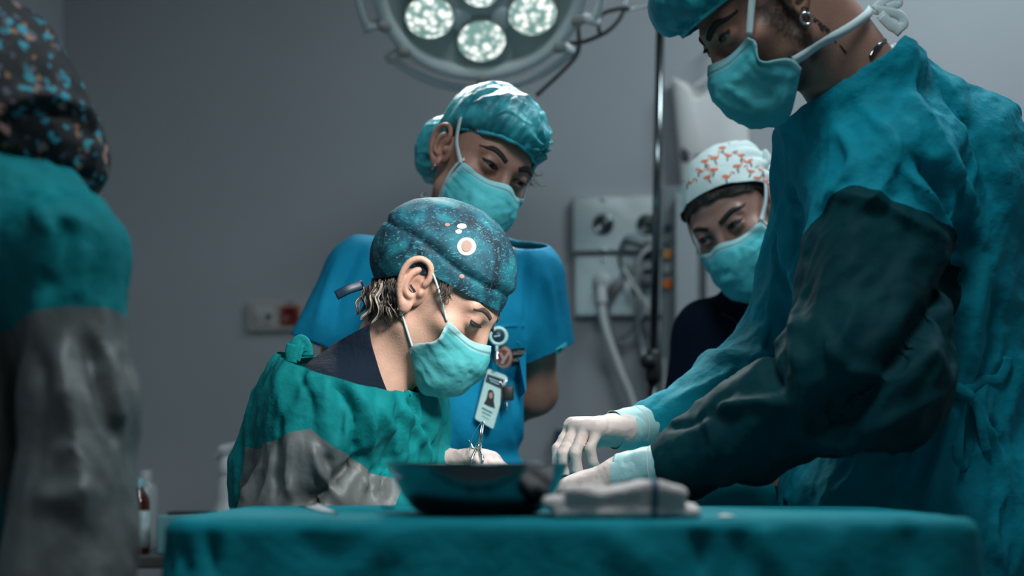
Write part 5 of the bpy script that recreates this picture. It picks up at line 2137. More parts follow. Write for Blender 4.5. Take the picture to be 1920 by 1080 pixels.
shell(HN, hair_sdf(0.0025), (-0.1, -0.12, -0.09), (0.1, 0.13, 0.15), 0.0032, cut_hn, 'hair', M['hair_dark'], solid=0.001)
wp = []
for i in range(22):
    p0 = np.array([0.068 - rg.uniform(0, 0.008), -0.045 + rg.uniform(0, 0.03), 0.05 - rg.uniform(0, 0.03)])
    q, rr = lock(p0, (0.6, -0.2, -0.55), rg.uniform(0.02, 0.045), 0.00045, 300 + i, 1.6, 9)
    wp.append(tube(HN.outside(q, 0.0015), rr, 4))
V, T = join(wp)
mk('stray_hair', HN.w(V), T, M['hair_dark'], nur)
for k_, zz in enumerate((-0.033, -0.029)):
    q = [np.array([-0.0785, -0.003 + 0.004 * k_, zz]) + (0.0052 - 0.001 * k_) * np.array([0.3 * math.sin(a), math.sin(a) * 0.6, math.cos(a)]) for a in np.linspace(0, 2 * math.pi, 21)[:-1]]
    V, T = tube(q, 0.0010, 8, closed=True)
    mk('earring', HN.w(V), T, M['silver'], nur)

hemR = P(1020, 668, 2.50)
scrubN, (sV, sT) = garment('scrub_top', [
    (P(690, 512, 2.50), P(985, 515, 2.48), 0.060, 0.056), (P(790, 480, 2.50), P(905, 480, 2.50), 0.055, 0.052),
    (P(770, 600, 2.50), P(925, 600, 2.48), 0.105, 0.098), (P(785, 780, 2.50), P(895, 780, 2.50), 0.092, 0.088), (P(770, 980, 2.52), P(905, 980, 2.52), 0.11, 0.11),
    (P(770, 980, 2.52), P(765, 1080, 2.52), 0.11, 0.12), (P(905, 980, 2.52), P(910, 1080, 2.52), 0.11, 0.12),
    (P(668, 520, 2.50), P(612, 660, 2.49), 0.058, 0.066, 0.03), (P(996, 525, 2.48), P(1016, 690, 2.51), 0.056, 0.058, 0.022),
], 0.05, 0.005, M['scrub'], nur, seed=8, cuts=[(P(850, 445, 2.50), (0.05, -0.35, 1.0)), lambda V: np.maximum(-(V - P(1018, 668, 2.50)) @ nrm((0.42, 0.1, -1.0)), P(982, 668, 2.5)[0] - V[:, 0]), lambda V: np.maximum(-(V - P(600, 648, 2.49)) @ nrm((-0.40, 0.0, -1.0)), V[:, 0] - P(690, 648, 2.5)[0]), (P(850, 1110, 2.5), (0, 0, -1))],
    wr=((7, 0.010, (0, 0, 1), 0.30), (16, 0.003, (0.2, 0, 1), 0.4)),
    folds=[([(640, 470), (610, 560), (590, 640)], 0.007, 0.012), ([(680, 450), (640, 540), (625, 630)], -0.008, 0.010), ([(985, 480), (990, 560), (985, 640)], -0.008, 0.008), ([(1020, 500), (1035, 570), (1040, 640)], 0.005, 0.010),
           ([(955, 700), (965, 780), (975, 850)], -0.006, 0.008), ([(800, 770), (830, 820), (850, 860)], 0.006, 0.012)], solid=0.002, label='short-sleeved blue scrub top')
sb_ = bvh_of(sV, sT)
so = scrubN[0]
pk_ = [(912, 610), (985, 602), (986, 660), (985, 735), (975, 745), (915, 735)]
decal(sb_, pk_, 0.0015, 'chest_pocket', M['scrub'], so, 0.0016)
decal(sb_, [(912, 610), (985, 602), (985, 613), (912, 621)], 0.0034, 'pocket_hem', M['scrub'], so, 0.001)
decal(sb_, [(1041, 656), (1062, 641), (1064, 650), (1045, 667)], 0.003, 'sleeve_tab', M['scrub_tab'], so, 0.001)
decal(sb_, [(1047, 655), (1053, 651), (1054, 655), (1048, 659)], 0.0042, 'sleeve_tab_mark', M['badge_navy'], so, 0.0003)
pt_ = decal(sb_, circ(944, 670, 17.5, 22, 32), 0.0042, 'hospital_emblem', M['patch_red'], so, 0.0008)
pt_['label'] = 'round red and white embroidered emblem'
decal(sb_, circ(944, 670, 15.8, 20, 32), 0.0050, 'emblem_ring', M['patch_white'], pt_, 0.0003)
decal(sb_, circ(944, 670, 11.5, 14.8, 32), 0.0056, 'emblem_centre', M['patch_red'], pt_, 0.0003)
for pl in ([(936, 662), (940, 661), (946, 672), (952, 660), (955, 662), (947, 676), (944, 683), (938, 681), (942, 675)],):
    decal(sb_, pl, 0.0062, 'emblem_mark', M['patch_white'], pt_, 0.0002)
for i in range(22):
    a = 2 * math.pi * i / 22
    decal(sb_, circ(944 + 13.7 * math.cos(a), 670 + 17.4 * math.sin(a), 0.9, 1.1, 8), 0.0055, 'emblem_stitch', M['patch_red'], pt_, 0.0002)
lab = decal(sb_, [(960, 655), (984, 652), (984, 683), (960, 686)], 0.0036, 'name_tape', M['patch_black'], so, 0.0006)
for s_, y0 in (('GAZ\u0130OSM', 665.5), ('HASTAN', 678.5)):
    V_, T_ = text_mesh(s_, 1.0, 0.0)
    wmax = V_[:, 0].max()
    out = []
    for v in V_:
        x_, y_ = 961.5 + v[0] / wmax * 22, y0 - v[1] * 9.5 - (v[0] / wmax) * 2
        h_ = ray_hit(sb_, x_, y_)
        h_ = P(x_, y_, 2.38) if h_ is None else h_
        out.append(h_ + nrm(np.array([0, 0, CZ]) - h_) * 0.0046)
    mk('lettering', out, T_, M['patch_white'], lab, smooth=False)
# badge reel, card and key pouch hang in front of the pocket
bd = thing('id_badge', 'clear id badge with portrait hanging from a white reel on the blue scrub', 'badge', P(918, 750, 2.36))
dB = min(v[1] for v in sV[(np.abs(sV[:, 0] - P(925, 740, 2.4)[0]) < 0.03) & (np.abs(sV[:, 2] - P(925, 740, 2.4)[2]) < 0.06)]) - 0.012
dR = dB + 0.004


def flat(poly, d, name, m, parent, th=0.0008):
    V_ = [P(x, y, d) for x, y in poly] + [P(x, y, d) + np.array([0, -th, 0]) for x, y in poly]
    n = len(poly)
    T_ = [tuple(range(n)), tuple(range(2 * n - 1, n - 1, -1))] + [(i, (i + 1) % n, n + (i + 1) % n, n + i) for i in range(n)]
    return mk(name, V_, T_, m, parent, smooth=False)


ce = ray_hit(sb_, 934, 631) + np.array([0, -0.004, 0])
dR = min(dR, ce[1])
V, T = lathe([(0.0125, 0), (0.0165, 0.001), (0.0165, 0.005), (0.0145, 0.007), (0.0115, 0.007), (0.0105, 0.004), (0.0, 0.004)], 36, ce, frame_from((0.1, -1, 0)), close=False)
rl_ = mk('badge_reel', V, T, M['badge_ring'], bd)
V, T = lathe([(0.0108, 0.0042), (0.0108, 0.0052), (0.0, 0.0056)], 32, ce, frame_from((0.1, -1, 0)), close=False)
mk('reel_face', V, T, M['badge_navy'], rl_)
flat([(926, 630), (938, 628), (938, 630), (926, 632)], dR - 0.007, 'reel_mark', M['badge_ring'], rl_, 0.0002)
V, T = tube([P(932, 646, dR - 0.003), P(931, 660, dR - 0.004)], 0.0028, 8)
mk('strap_tab', V, T, M['badge_ring'], bd)
V, T = tube([P(931, 658, dR - 0.005), P(932, 676, dR - 0.005), P(931, 686, dR - 0.005)], [0.0035, 0.0025, 0.0032], 10)
mk('clip', V, T, M['silver'], bd)
card = [(914, 694), (918, 692), (948, 704), (952, 709), (925, 803), (922, 803), (892, 786), (891, 782)]
ca = flat(card, dB, 'badge_card', M['badge'], bd, 0.0022)
flat([(914, 701), (945, 712), (941, 730), (910, 716)], dB - 0.0024, 'header_band', M['badge_navy'], ca, 0.0003)
for x0, y0, x1, y1 in ((917, 708, 938, 716), (919, 713, 936, 720)):
    flat([(x0, y0), (x1, y1), (x1, y1 + 1.5), (x0, y0 + 1.5)], dB - 0.0028, 'header_text', M['badge_ring'], ca, 0.0002)
hairp = [(915, 733), (919, 730), (924, 732), (927, 740), (926, 752), (928, 766), (917, 762), (907, 757), (912, 748), (914, 740)]
flat(hairp, dB - 0.0024, 'portrait', M['patch_black'], ca, 0.0003)
flat(circ(920.5, 741.5, 3.6, 6, 14), dB - 0.0028, 'portrait_face', M['photo_skin'], ca, 0.0002)
for x0, y0, x1, y1, th in ((904, 763, 923, 773, 3.4), (904, 771, 920, 779, 2.4), (904, 779, 917, 786, 1.4)):
    flat([(x0, y0), (x1, y1), (x1 - 0.5, y1 + th), (x0 - 0.5, y0 + th)], dB - 0.0024, 'name_line', M['badge_text'], ca, 0.0002)
q = [P(944, 715, dB - 0.003) + 0.0052 * np.array([math.cos(a), 0.2 * math.sin(a), math.sin(a)]) for a in np.linspace(0, 2 * math.pi, 21)[:-1]]
V, T = tube(q, 0.0008, 6, closed=True)
mk('key_ring', V, T, M['silver'], bd)
V, T = box(P(953, 737, dB - 0.006), (0.0195, 0.008, 0.026), 0.004)
po = mk('key_pouch', V, T, M['rubber'], bd)
V, T = tube([P(941, 725, dB - 0.003), P(939, 771, dB - 0.003)], 0.0012, 6)
mk('cord', V, T, M['rubber'], bd)
V, T = tube([P(951, 752, dB - 0.006), P(950, 776, dB - 0.006)], [0.0026, 0.0014], 8, flat=0.5)
mk('key', V, T, M['silver'], po)
V, T = lathe([(0.004, -0.001), (0.004, 0.001)], 14, P(951, 757, dB - 0.006), frame_from((0, -1, 0)))
mk('key_head', V, T, M['silver'], po)
legs(nur, (-0.11, 2.53, 0.90), 0.095, m='scrub')

# ================================================================== assistant in the flamingo cap
SKF = np.array([0.40, 0.21, 0.165])
ass = thing('person', 'woman in a white flamingo-print cap and navy jacket, leaning in on the right', 'person', (0.46, 2.72, 0))
RF = euler_R(-28, 26, -22)
HF = Head(P(1385, 424, 2.58), RF, ass, P(1425, 600, 2.68), 0.047, SKF, top=0.0052, bot=0.0036)
body_obj(HF, [(P(1425, 610, 2.69), P(1420, 760, 2.73), 0.06, 0.075), (P(1420, 760, 2.73), P(1420, 1150, 2.76), 0.075, 0.08), (P(1330, 640, 2.66), P(1300, 860, 2.62), 0.04, 0.035), (P(1300, 860, 2.62), P(1330, 960, 2.58), 0.033, 0.026),
              (P(1490, 640, 2.74), P(1510, 860, 2.74), 0.04, 0.035), (P(1425, 630, 2.69), P(1330, 640, 2.66), 0.05, 0.04), (P(1425, 630, 2.69), P(1490, 640, 2.74), 0.05, 0.04)], SKF)
for s in (-1, 1):
    HF.brow(s, [(0.012, 0.0320), (0.024, 0.0360), (0.038, 0.0400), (0.054, 0.0370)], M['brow'], 0.0034)
HF.eyes(gaze=(-0.25, -1, -0.10), top=0.0052, bot=0.0036)
HF.mask((0.095, 0.55, 0.60), 37, label='teal surgical mask with white tie strap', pale=(0.40, 0.68, 0.70), bot=0.004)
HF.strap([(0.066, -0.060, -0.003), (0.078, -0.030, 0.018), (0.084, -0.004, 0.042), (0.084, 0.020, 0.070)], M['strap'], HF.mask_o, 0.008, name='tie_strap', off=0.006)
HF.strap([(-0.066, -0.060, -0.003), (-0.078, -0.030, 0.018), (-0.084, -0.004, 0.042), (-0.084, 0.020, 0.070)], M['strap'], HF.mask_o, 0.008, name='tie_strap', off=0.006)
HF.strap([(0.066, -0.061, 0.002), (0.070, -0.045, -0.030), (0.060, -0.042, -0.062)], M['strap'], HF.mask_o, 0.006, name='tie_strap', off=0.004)


def cut_hf(V):
    y, z = V[:, 1], V[:, 2]
    return z - np.where(y < -0.03, 0.028 - 0.56 * y, 0.048 - 0.1 * y - 1.4 * np.maximum(y + 0.02, 0)) + 0.002 * np.sin(V[:, 0] * 170)


shell(HF, lambda X: HB(X) - 0.0045, (-0.1, -0.12, -0.09), (0.1, 0.13, 0.15), 0.003, cut_hf, 'hair', M['hair_dark'], solid=0.001,
      disp=lambda V: 0.003 * crumple(V, 60, 5, axis=(0.2, 1, 0.3), st=0.12))


def cut_cf(V):
    y, z = V[:, 1], V[:, 2]
    return z - (0.046 - 0.60 * y)


def cap_f(X):
    return smin(HB(X) - 0.009, ell(X, (0, 0.045, 0.075), (0.076, 0.075, 0.068)), 0.03)


cf, FV, FT = shell(HF, cap_f, (-0.11, -0.12, -0.09), (0.11, 0.15, 0.17), 0.003, cut_cf, 'surgical_cap', M['cap_white'],
                   disp=lambda V: 0.010 * crumple(V, 12, 55, axis=(0.2, 1, 0.3), st=0.3) + 0.006 * np.abs(np.sin(V[:, 2] * 120 + V[:, 1] * 60)) * np.clip((V[:, 0] - 0.03) * 30, 0, 1) * np.clip((V[:, 1]) * 30, 0, 1),
                   label='white cotton surgical cap printed with coral flamingos')
fb = bvh_of(HF.w(FV), FT)


def flamingo(cx, cy, s, rot, flip):
    ca_, sa_ = math.cos(rot), math.sin(rot)

    def tr(p_):
        x, y = p_[0] * s * flip, p_[1] * s
        return (cx + x * ca_ - y * sa_, cy + x * sa_ + y * ca_)
    body = [tr((6.5 * math.cos(a) - (1.5 if math.cos(a) < -0.5 else 0), 3.0 * math.sin(a) + 0.8 * math.cos(a))) for a in np.linspace(0, 2 * math.pi, 15)[:-1]]
    def line(pts, wd):
        q = spline([(x, y, 0) for x, y in pts], 4)[:, :2]
        tg = np.gradient(q, axis=0)
        tg /= np.linalg.norm(tg, axis=1, keepdims=True)
        nn = np.stack([-tg[:, 1], tg[:, 0]], 1) * wd
        return [tr(x) for x in np.vstack([q + nn, (q - nn)[::-1]])], len(q)
    res = []
    n1 = line([(5, -1), (8.5, -3), (7.5, -6.5), (10, -9.0), (12.5, -7.5)], 0.8)
    res.append(('flam', body, None))
    res.append(('flam', *n1))
    res.append(('flam_dark', *line([(12.3, -7.7), (14.0, -6.0), (13.6, -4.0)], 0.8)))
    res.append(('flam_dark', *line([(-0.5, 2.5), (0.5, 7), (-0.5, 12)], 0.5)))
    res.append(('flam_dark', *line([(1.5, 2.5), (-2.0, 6.5), (1.5, 9), (0.5, 12)], 0.45)))
    return res


def hit_off(bvh, x, y, off):
    h_ = ray_hit(bvh, x, y)
    return None if h_ is None else h_ + nrm(np.array([0, 0, CZ]) - h_) * off


spots = [(1290, 342, 1), (1312, 320, 1), (1340, 296, 1), (1365, 291, 1), (1338, 318, -1), (1310, 312, 1), (1349, 312, -1), (1383, 311, 1), (1405, 302, -1), (1408, 321, -1), (1396, 345, -1), (1430, 318, -1), (1428, 352, 1),
         (1440, 340, -1), (1295, 330, 1), (1362, 331, 1), (1327, 332, 1), (1390, 291, -1), (1355, 277, 1), (1443, 366, 1), (1375, 280, 1), (1322, 302, 1), (1420, 334, 1), (1452, 352, -1)]
keep = []
for x, y, fl in spots:
    if all((x - a) ** 2 + (y - b2) ** 2 > 15.5 ** 2 for a, b2 in keep):
        keep.append((x, y))
        fv, ft, fm, nb_ = [], [], [], 0
        for g_, poly, nl in flamingo(x, y, 0.92 + 0.2 * rg.random(), rg.uniform(-0.5, 0.3), fl):
            vv = [hit_off(fb, px_, py_, 0.0007) for px_, py_ in poly]
            if any(v is None for v in vv):
                continue
            if max(v[1] for v in vv) - min(v[1] for v in vv) > 0.06:
                continue
            if nl is None:
                T_ = [tuple(range(len(vv)))]
            else:
                T_ = [(i, i + 1, 2 * nl - 2 - i, 2 * nl - 1 - i) for i in range(nl - 1)]
            fv += vv
            ft += [tuple(i + nb_ for i in t) for t in T_]
            fm += [0 if g_ == 'flam' else 1] * len(T_)
            nb_ = len(fv)
        if fv:
            o = mk('flamingo', fv, ft, M['flam'], cf, smooth=False, solid=0.0003)
            o.data.materials.append(M['flam_dark'])
            for p_, i_ in zip(o.data.polygons, fm):
                p_.material_index = i_
for pts in ([(0.080, 0.030, 0.062), (0.090, 0.045, 0.075), (0.086, 0.062, 0.090)], [(0.080, 0.030, 0.062), (0.092, 0.048, 0.058), (0.090, 0.070, 0.050)]):
    V, T = tube(spline(pts, 6), [0.006 + 0.004 * math.sin(t * 3) for t in np.linspace(0, 1, 13)], 10, flat=0.5)
    mk('cap_tie', HF.w(V), T, M['cap_white'], cf)
jk, (jV, jT) = garment('jacket', [
    (P(1335, 632, 2.67), P(1490, 632, 2.75), 0.066, 0.062), (P(1330, 640, 2.66), P(1292, 860, 2.61), 0.066, 0.062, 0.03), (P(1292, 860, 2.61), P(1330, 970, 2.56), 0.060, 0.042, 0.03), (P(1490, 640, 2.74), P(1515, 860, 2.74), 0.064, 0.06, 0.03),
    (P(1385, 720, 2.70), P(1465, 720, 2.74), 0.105, 0.105), (P(1385, 1000, 2.73), P(1465, 1000, 2.75), 0.12, 0.12), (P(1420, 640, 2.69), P(1418, 575, 2.67), 0.075, 0.070, 0.03),
], 0.05, 0.006, M['navy_jacket'], ass, seed=14, wr=((8, 0.012, (0, 0, 1), 0.3),), cuts=[(P(1400, 562, 2.60), (-0.10, -0.55, 1.0)), (P(1400, 1060, 2.7), (0, 0, -1))], solid=0.003, label='dark navy zip jacket')
t_, _ = garment('scrub_top', [(P(1425, 650, 2.69), P(1420, 575, 2.66), 0.063, 0.056)], 0.03, 0.005, M['scrub'], ass, seed=15, wr=((14, 0.003, (0, 0, 1), 0.4),), cuts=[(P(1410, 568, 2.60), (0.02, -0.55, 1.0))], solid=0.001)
jb = bvh_of(jV, jT)
pts = [hit_off(jb, x, y, 0.002) for x, y in ((1352, 588), (1375, 600), (1392, 618), (1398, 640))]
pts = [p_ for p_ in pts if p_ is not None]
if len(pts) > 2:
    V, T = tube(spline(pts, 6), 0.0022, 8)
    mk('zip', V, T, M['rubber'], jk[0])
legs(ass, (0.47, 2.74, 0.88), 0.095)
# ================================================================== the assisting man on the right
SKM = np.array([0.36, 0.185, 0.135])
man = thing('person', 'tall man in blue-teal gown standing in profile at right, gloved hands reaching in', 'person', (0.58, 2.12, 0))
RM = euler_R(-80, 43, 0)
earM = P(1480, -8, 1.845)
cM = earM - 0.0735 * RM[:, 0]
HM = Head(cM, RM, man, P(1650, 225, 1.98), 0.062, SKM, male=True, n0=(0, 0.040, -0.030), top=0.0042, bot=0.0034, jaw=1.06)
# beard and sideburn stubble as hair colour on the skin
V_ = HM.V
jawl = np.clip((np.abs(V_[:, 0]) - 0.030) * 60, 0, 1) * np.clip((-V_[:, 1] + 0.004) * 60, 0, 1) * np.clip((0.030 - V_[:, 2]) * 60, 0, 1) * np.clip((V_[:, 1] + 0.056 + 0.30 * np.minimum(V_[:, 2] + 0.01, 0)) * 60, 0, 1) * np.clip((V_[:, 2] + 0.10) * 60, 0, 1)
low = np.clip((-0.045 - V_[:, 2]) * 60, 0, 1) * np.clip((-V_[:, 1] - 0.02) * 60, 0, 1) * np.clip((V_[:, 2] + 0.115) * 90, 0, 1)
st_ = np.clip(np.maximum(jawl, 0.85 * low) * (0.95 + 0.5 * pn(V_ * 220)), 0, 1)
st_ *= (np.abs(V_[:, 0]) < 0.072)
HM.col = HM.col * (1 - 0.9 * st_[:, None]) + np.array([0.016, 0.012, 0.010]) * 0.9 * st_[:, None]
body_obj(HM, [(P(1630, 215, 1.99), P(1670, 330, 2.06), 0.070, 0.095), (P(1670, 330, 2.06), P(1710, 760, 2.12), 0.10, 0.10), (P(1710, 760, 2.12), P(1720, 1000, 2.13), 0.115, 0.13),
              (P(1640, 330, 1.95), P(1630, 670, 1.87), 0.05, 0.045), (P(1630, 670, 1.87), P(1290, 874, 1.95), 0.043, 0.03), (P(1550, 370, 2.24), P(1455, 680, 2.28), 0.05, 0.045), (P(1455, 680, 2.28), P(1228, 798, 2.2), 0.043, 0.028)], SKM)
for s in (-1, 1):
    HM.brow(s, [(0.010, 0.0290), (0.022, 0.0345), (0.038, 0.0365), (0.054, 0.0310)], M['brow'], 0.0038, 0.0016)
HM.eyes(gaze=(0.1, -1, -0.12), top=0.0042, bot=0.0034)
HM.mask((0.07, 0.44, 0.50), 51, label='blue-teal surgical mask with pale tie straps', pale=(0.26, 0.55, 0.59), puff=0.004, bot=0.006, sidepinch=0.034, topy=-0.074)
HM.strap([(0.066, -0.074, -0.003), (0.076, -0.042, 0.030), (0.084, -0.012, 0.060), (0.084, 0.01, 0.09)], M['strap'], HM.mask_o, 0.009, name='tie_strap', off=0.003)
HM.strap([(0.058, -0.046, -0.066), (0.066, -0.005, -0.074), (0.066, 0.040, -0.084), (0.050, 0.078, -0.088), (0.020, 0.105, -0.088)], M['strap'], HM.mask_o, 0.012, name='tie_strap', off=0.003)
# bow of the strap behind the neck
for pts in ([(1640, 18), (1665, 22), (1688, 30), (1694, 46), (1676, 52), (1652, 30)], [(1640, 18), (1656, 4), (1676, -4), (1684, 6), (1662, 14)], [(1650, 26), (1668, 44), (1690, 62)]):
    V, T = tube(spline([P(x, y, 1.93) for x, y in pts], 6), 0.0065, 10, flat=0.22, fdir=(0.2, 1, 0.1))
    mk('strap_bow', V, T, M['strap'], HM.mask_o)


def cap_m(X):
    f = ell(X, (0, 0.0, 0.072), (0.090, 0.118, 0.085))
    f = smin(f, ell(X, (0, -0.080, 0.086), (0.070, 0.040, 0.040)), 0.03)
    return f


def cut_m(V):
    y, z = V[:, 1], V[:, 2]
    return z - (0.046 - 0.10 * y)


def dis_m(V):
    a = np.arctan2(V[:, 0], -V[:, 1])
    cz = cut_m(V)
    return 0.004 * np.abs(np.sin(a * 15 + 2 * pn(V * 14))) * np.exp(-np.maximum(cz, 0) / 0.03) - 0.016 * np.exp(-np.maximum(cz, 0) / 0.012) + 0.010 * crumple(V, 17, 61, axis=(0.3, 0.2, 1), st=0.35)


mc, MV, MT = shell(HM, cap_m, (-0.12, -0.16, -0.06), (0.12, 0.16, 0.18), 0.0032, cut_m, 'bouffant_cap', M['bouffant_m'], disp=dis_m, label='blue bouffant cap')
rim_tube(HM, MV, MT, cut_m, 0.003, 'elastic_band', M['bouffant_band'], mc, 0.1)
shell(HM, lambda X: HB(X, 1.06) - 0.003, (-0.1, -0.12, -0.09), (0.1, 0.13, 0.15), 0.0032, lambda V: V[:, 2] - np.where(V[:, 1] < 0, 0.030 - 0.30 * V[:, 1], 0.030 - 0.42 * V[:, 1]), 'hair', M['hair_dark'], solid=0.001)
q = [np.array([0.0800, -0.006, -0.036]) + 0.0078 * np.array([0.3 * math.sin(a), 0.75 * math.sin(a), math.cos(a)]) for a in np.linspace(0, 2 * math.pi, 25)[:-1]]
V, T = tube(q, 0.0019, 8, closed=True)
mk('earring', HM.w(V), T, M['silver'], man)
# lettering tattooed down the side of the neck
hb_ = bvh_of(HM.w(HM.V), HM.T)
V_, T_ = text_mesh('Courage', 1.0, 0.0, 0.02)
wmax = V_[:, 0].max()
a0, a1 = np.array([1499, 18.0]), np.array([1553, 62.0])
dr = (a1 - a0) / np.linalg.norm(a1 - a0)
nrp = np.array([dr[1], -dr[0]])
out = []
for v in V_:
    p2 = a0 + (a1 - a0) * (v[0] / wmax) + nrp * (v[1] * 16)
    h_ = hit_off(hb_, p2[0], p2[1], 0.0012)
    out.append(h_ if h_ is not None else P(p2[0], p2[1], 1.9))
mk('neck_tattoo', out, T_, M['ink'], man, smooth=False)
decal(hb_, [(1573, 84), (1577, 85), (1588, 98), (1587, 101), (1583, 99)], 0.0004, 'neck_tattoo', M['ink'], man, 0.0002)
decal(hb_, [(1558, 68), (1562, 70), (1569, 79), (1566, 80)], 0.0004, 'neck_tattoo', M['ink'], man, 0.0002)

# gown
sM, eM, wM = P(1650, 330, 1.955), P(1630, 690, 1.865), P(1285, 874, 1.95)
fsM, feM, fwM = P(1566, 372, 2.24), P(1474, 690, 2.28), P(1226, 798, 2.2)


def panel_m(V):
    t = arm_coord(V, sM, eM)
    ax = nrm(eM - sM)
    e = V - sM - np.outer((V - sM) @ ax, ax)
    r = np.linalg.norm(e, axis=1)
    ang = np.arctan2(e[:, 0], -e[:, 1])
    seam = 0.26 + 0.12 * np.abs(np.sin((ang + 0.6) * 0.9))
    f1 = np.minimum((t - seam) * 0.3, 0.135 - r)
    f1 = np.minimum(f1, 2.055 - V[:, 1])
    t2 = arm_coord(V, eM, wM)
    r2 = np.linalg.norm(V - eM - np.outer(np.clip(t2, 0, 1), wM - eM), axis=1)
    f2 = np.minimum(0.13 - r2, 2.06 - V[:, 1])
    f2 = np.minimum(f2, t2 + 0.2)
    f = np.maximum(f1, f2)
    # far sleeve
    t = arm_coord(V, fsM, feM)
    r = np.linalg.norm(V - fsM - np.outer(np.clip(t, 0, 1.2), feM - fsM), axis=1)
    t3 = arm_coord(V, feM, fwM)
    r3 = np.linalg.norm(V - feM - np.outer(np.clip(t3, 0, 1), fwM - feM), axis=1)
    f4 = np.maximum(np.minimum((t - 0.72) * 0.3, 0.12 - r), np.minimum(0.11 - r3, 2.34 - V[:, 1]))
    f4 = np.minimum(f4, V[:, 1] - 2.12)
    return np.maximum(f, np.minimum(f4, (t3 + 0.02)) * 0 - 1)


cn = nrm(np.cross(P(1700, 84, 2.0) - P(1530, 192, 1.98), np.array([0.05, 1.0, 0.05])))
if cn[2] < 0:
    cn = -cn
gm, (mV, mT) = garment('surgical_gown', [
    (P(1650, 255, 2.06), P(1618, 156, 1.985), 0.108, 0.088), (P(1600, 260, 2.04), P(1580, 190, 1.99), 0.085, 0.080), (P(1640, 275, 2.06), P(1750, 318, 2.08), 0.122, 0.135), (sM, P(1570, 350, 2.22), 0.088, 0.085),
    (P(1690, 430, 2.09), P(1715, 760, 2.12), 0.165, 0.150), (P(1715, 760, 2.12), P(1705, 980, 2.13), 0.150, 0.180), (P(1705, 980, 2.13), P(1740, 1700, 2.17), 0.18, 0.19),
    (sM, eM, 0.092, 0.098, 0.035), (eM, wM, 0.096, 0.043, 0.03), (fsM, feM, 0.088, 0.078, 0.035), (feM, fwM, 0.076, 0.037, 0.03),
], 0.05, 0.0052, M['gown_m'], man, seed=31, cuts=[lambda V: -(V - P(1612, 140, 2.0)) @ cn + 0.010 * pn(V * 14 + 3.1) + 0.10 * np.clip(P(1540, 190, 2.0)[0] - V[:, 0], 0, 1), lambda V: -(V - P(1712, 122, 2.0)) @ nrm((0.36, 0, 0.93)) + 0.006 * pn(V * 12)],
    wr=((6.5, 0.026, (0.15, 0, 1), 0.35), (13, 0.016, (0.5, 0, 1), 0.40), (28, 0.0055, (0.4, 0, 1), 0.5)),
    folds=[([(1560, 230), (1600, 300), (1540, 390)], 0.010, 0.009), ([(1700, 160), (1760, 260), (1810, 360), (1850, 480)], 0.012, 0.012), ([(1760, 150), (1830, 260), (1870, 400)], -0.012, 0.009),
           ([(1620, 200), (1680, 280), (1640, 370), (1600, 400)], 0.010, 0.008), ([(1700, 280), (1760, 340), (1800, 440), (1830, 470)], -0.022, 0.012), ([(1680, 300), (1730, 360), (1770, 430), (1790, 460)], 0.014, 0.009),
           ([(1545, 360), (1640, 380), (1720, 420), (1790, 460)], 0.010, 0.010), ([(1480, 330), (1500, 420), (1470, 520)], -0.010, 0.008), ([(1500, 300), (1460, 420), (1450, 520)], 0.008, 0.010),
           ([(1830, 470), (1780, 540), (1720, 620), (1620, 740), (1500, 830)], -0.030, 0.018), ([(1330, 770), (1400, 760), (1480, 755)], 0.016, 0.010), ([(1320, 780), (1340, 830), (1330, 870)], 0.012, 0.009),
           ([(1450, 600), (1440, 680), (1470, 740)], -0.014, 0.010), ([(1500, 560), (1490, 640), (1500, 700)], 0.012, 0.010), ([(1540, 620), (1600, 700), (1700, 700)], 0.012, 0.012), ([(1790, 720), (1700, 770), (1560, 860)], 0.012, 0.010),
           ([(1800, 740), (1760, 850), (1730, 950)], 0.012, 0.010), ([(1790, 700), (1780, 620), (1770, 560)], -0.014, 0.010), ([(1810, 700), (1830, 600), (1840, 500)], 0.010, 0.012), ([(1830, 740), (1860, 640), (1870, 520)], -0.012, 0.010),
           ([(1810, 760), (1820, 850), (1800, 940)], -0.016, 0.009), ([(1830, 760), (1870, 850), (1900, 980)], 0.012, 0.010), ([(1850, 780), (1890, 860)], -0.010, 0.008), ([(1880, 900), (1860, 990), (1880, 1070)], 0.012, 0.009), ([(1260, 750), (1330, 720), (1390, 690)], 0.006, 0.008), ([(1240, 800), (1300, 790), (1360, 750)], -0.008, 0.008)],
    panel=panel_m, panel_mat=M['panel_dark'], label='blue-teal cotton surgical gown tied at the side')
gm[1]['label'] = 'dark coated reinforced sleeve'
gb = bvh_of(mV, mT)
# side tie with a knot and hanging ends
kn_ = ray_hit(gb, 1800, 738)
kn_ = P(1800, 738, 1.97) if kn_ is None else kn_ + np.array([0, -0.008, 0])
for pts, r in (([(1800, 742), (1812, 790), (1818, 840), (1808, 872), (1796, 860), (1798, 800), (1802, 745)], 0.008),
               ([(1806, 735), (1840, 715), (1870, 712), (1884, 690), (1888, 670)], 0.008), ([(1804, 742), (1830, 760), (1840, 800), (1850, 850)], 0.007)):
    q = [hit_off(gb, x, y, 0.003) for x, y in pts]
    q = [a if a is not None else P(x, y, kn_[1]) for a, (x, y) in zip(q, pts)]
    V, T = tube(spline(q, 6), r, 10, flat=0.35, fdir=(0.1, 1, 0.1))
    mk('gown_tie', V, T, M['gown_m'], gm[0])
V, T = sdf_mesh([(kn_ + [-0.006, 0, 0.004], kn_ + [0.008, 0, -0.004], 0.011, 0.010)], 0.01, 0.003)
mk('gown_knot', V, T, M['gown_m'], gm[0])
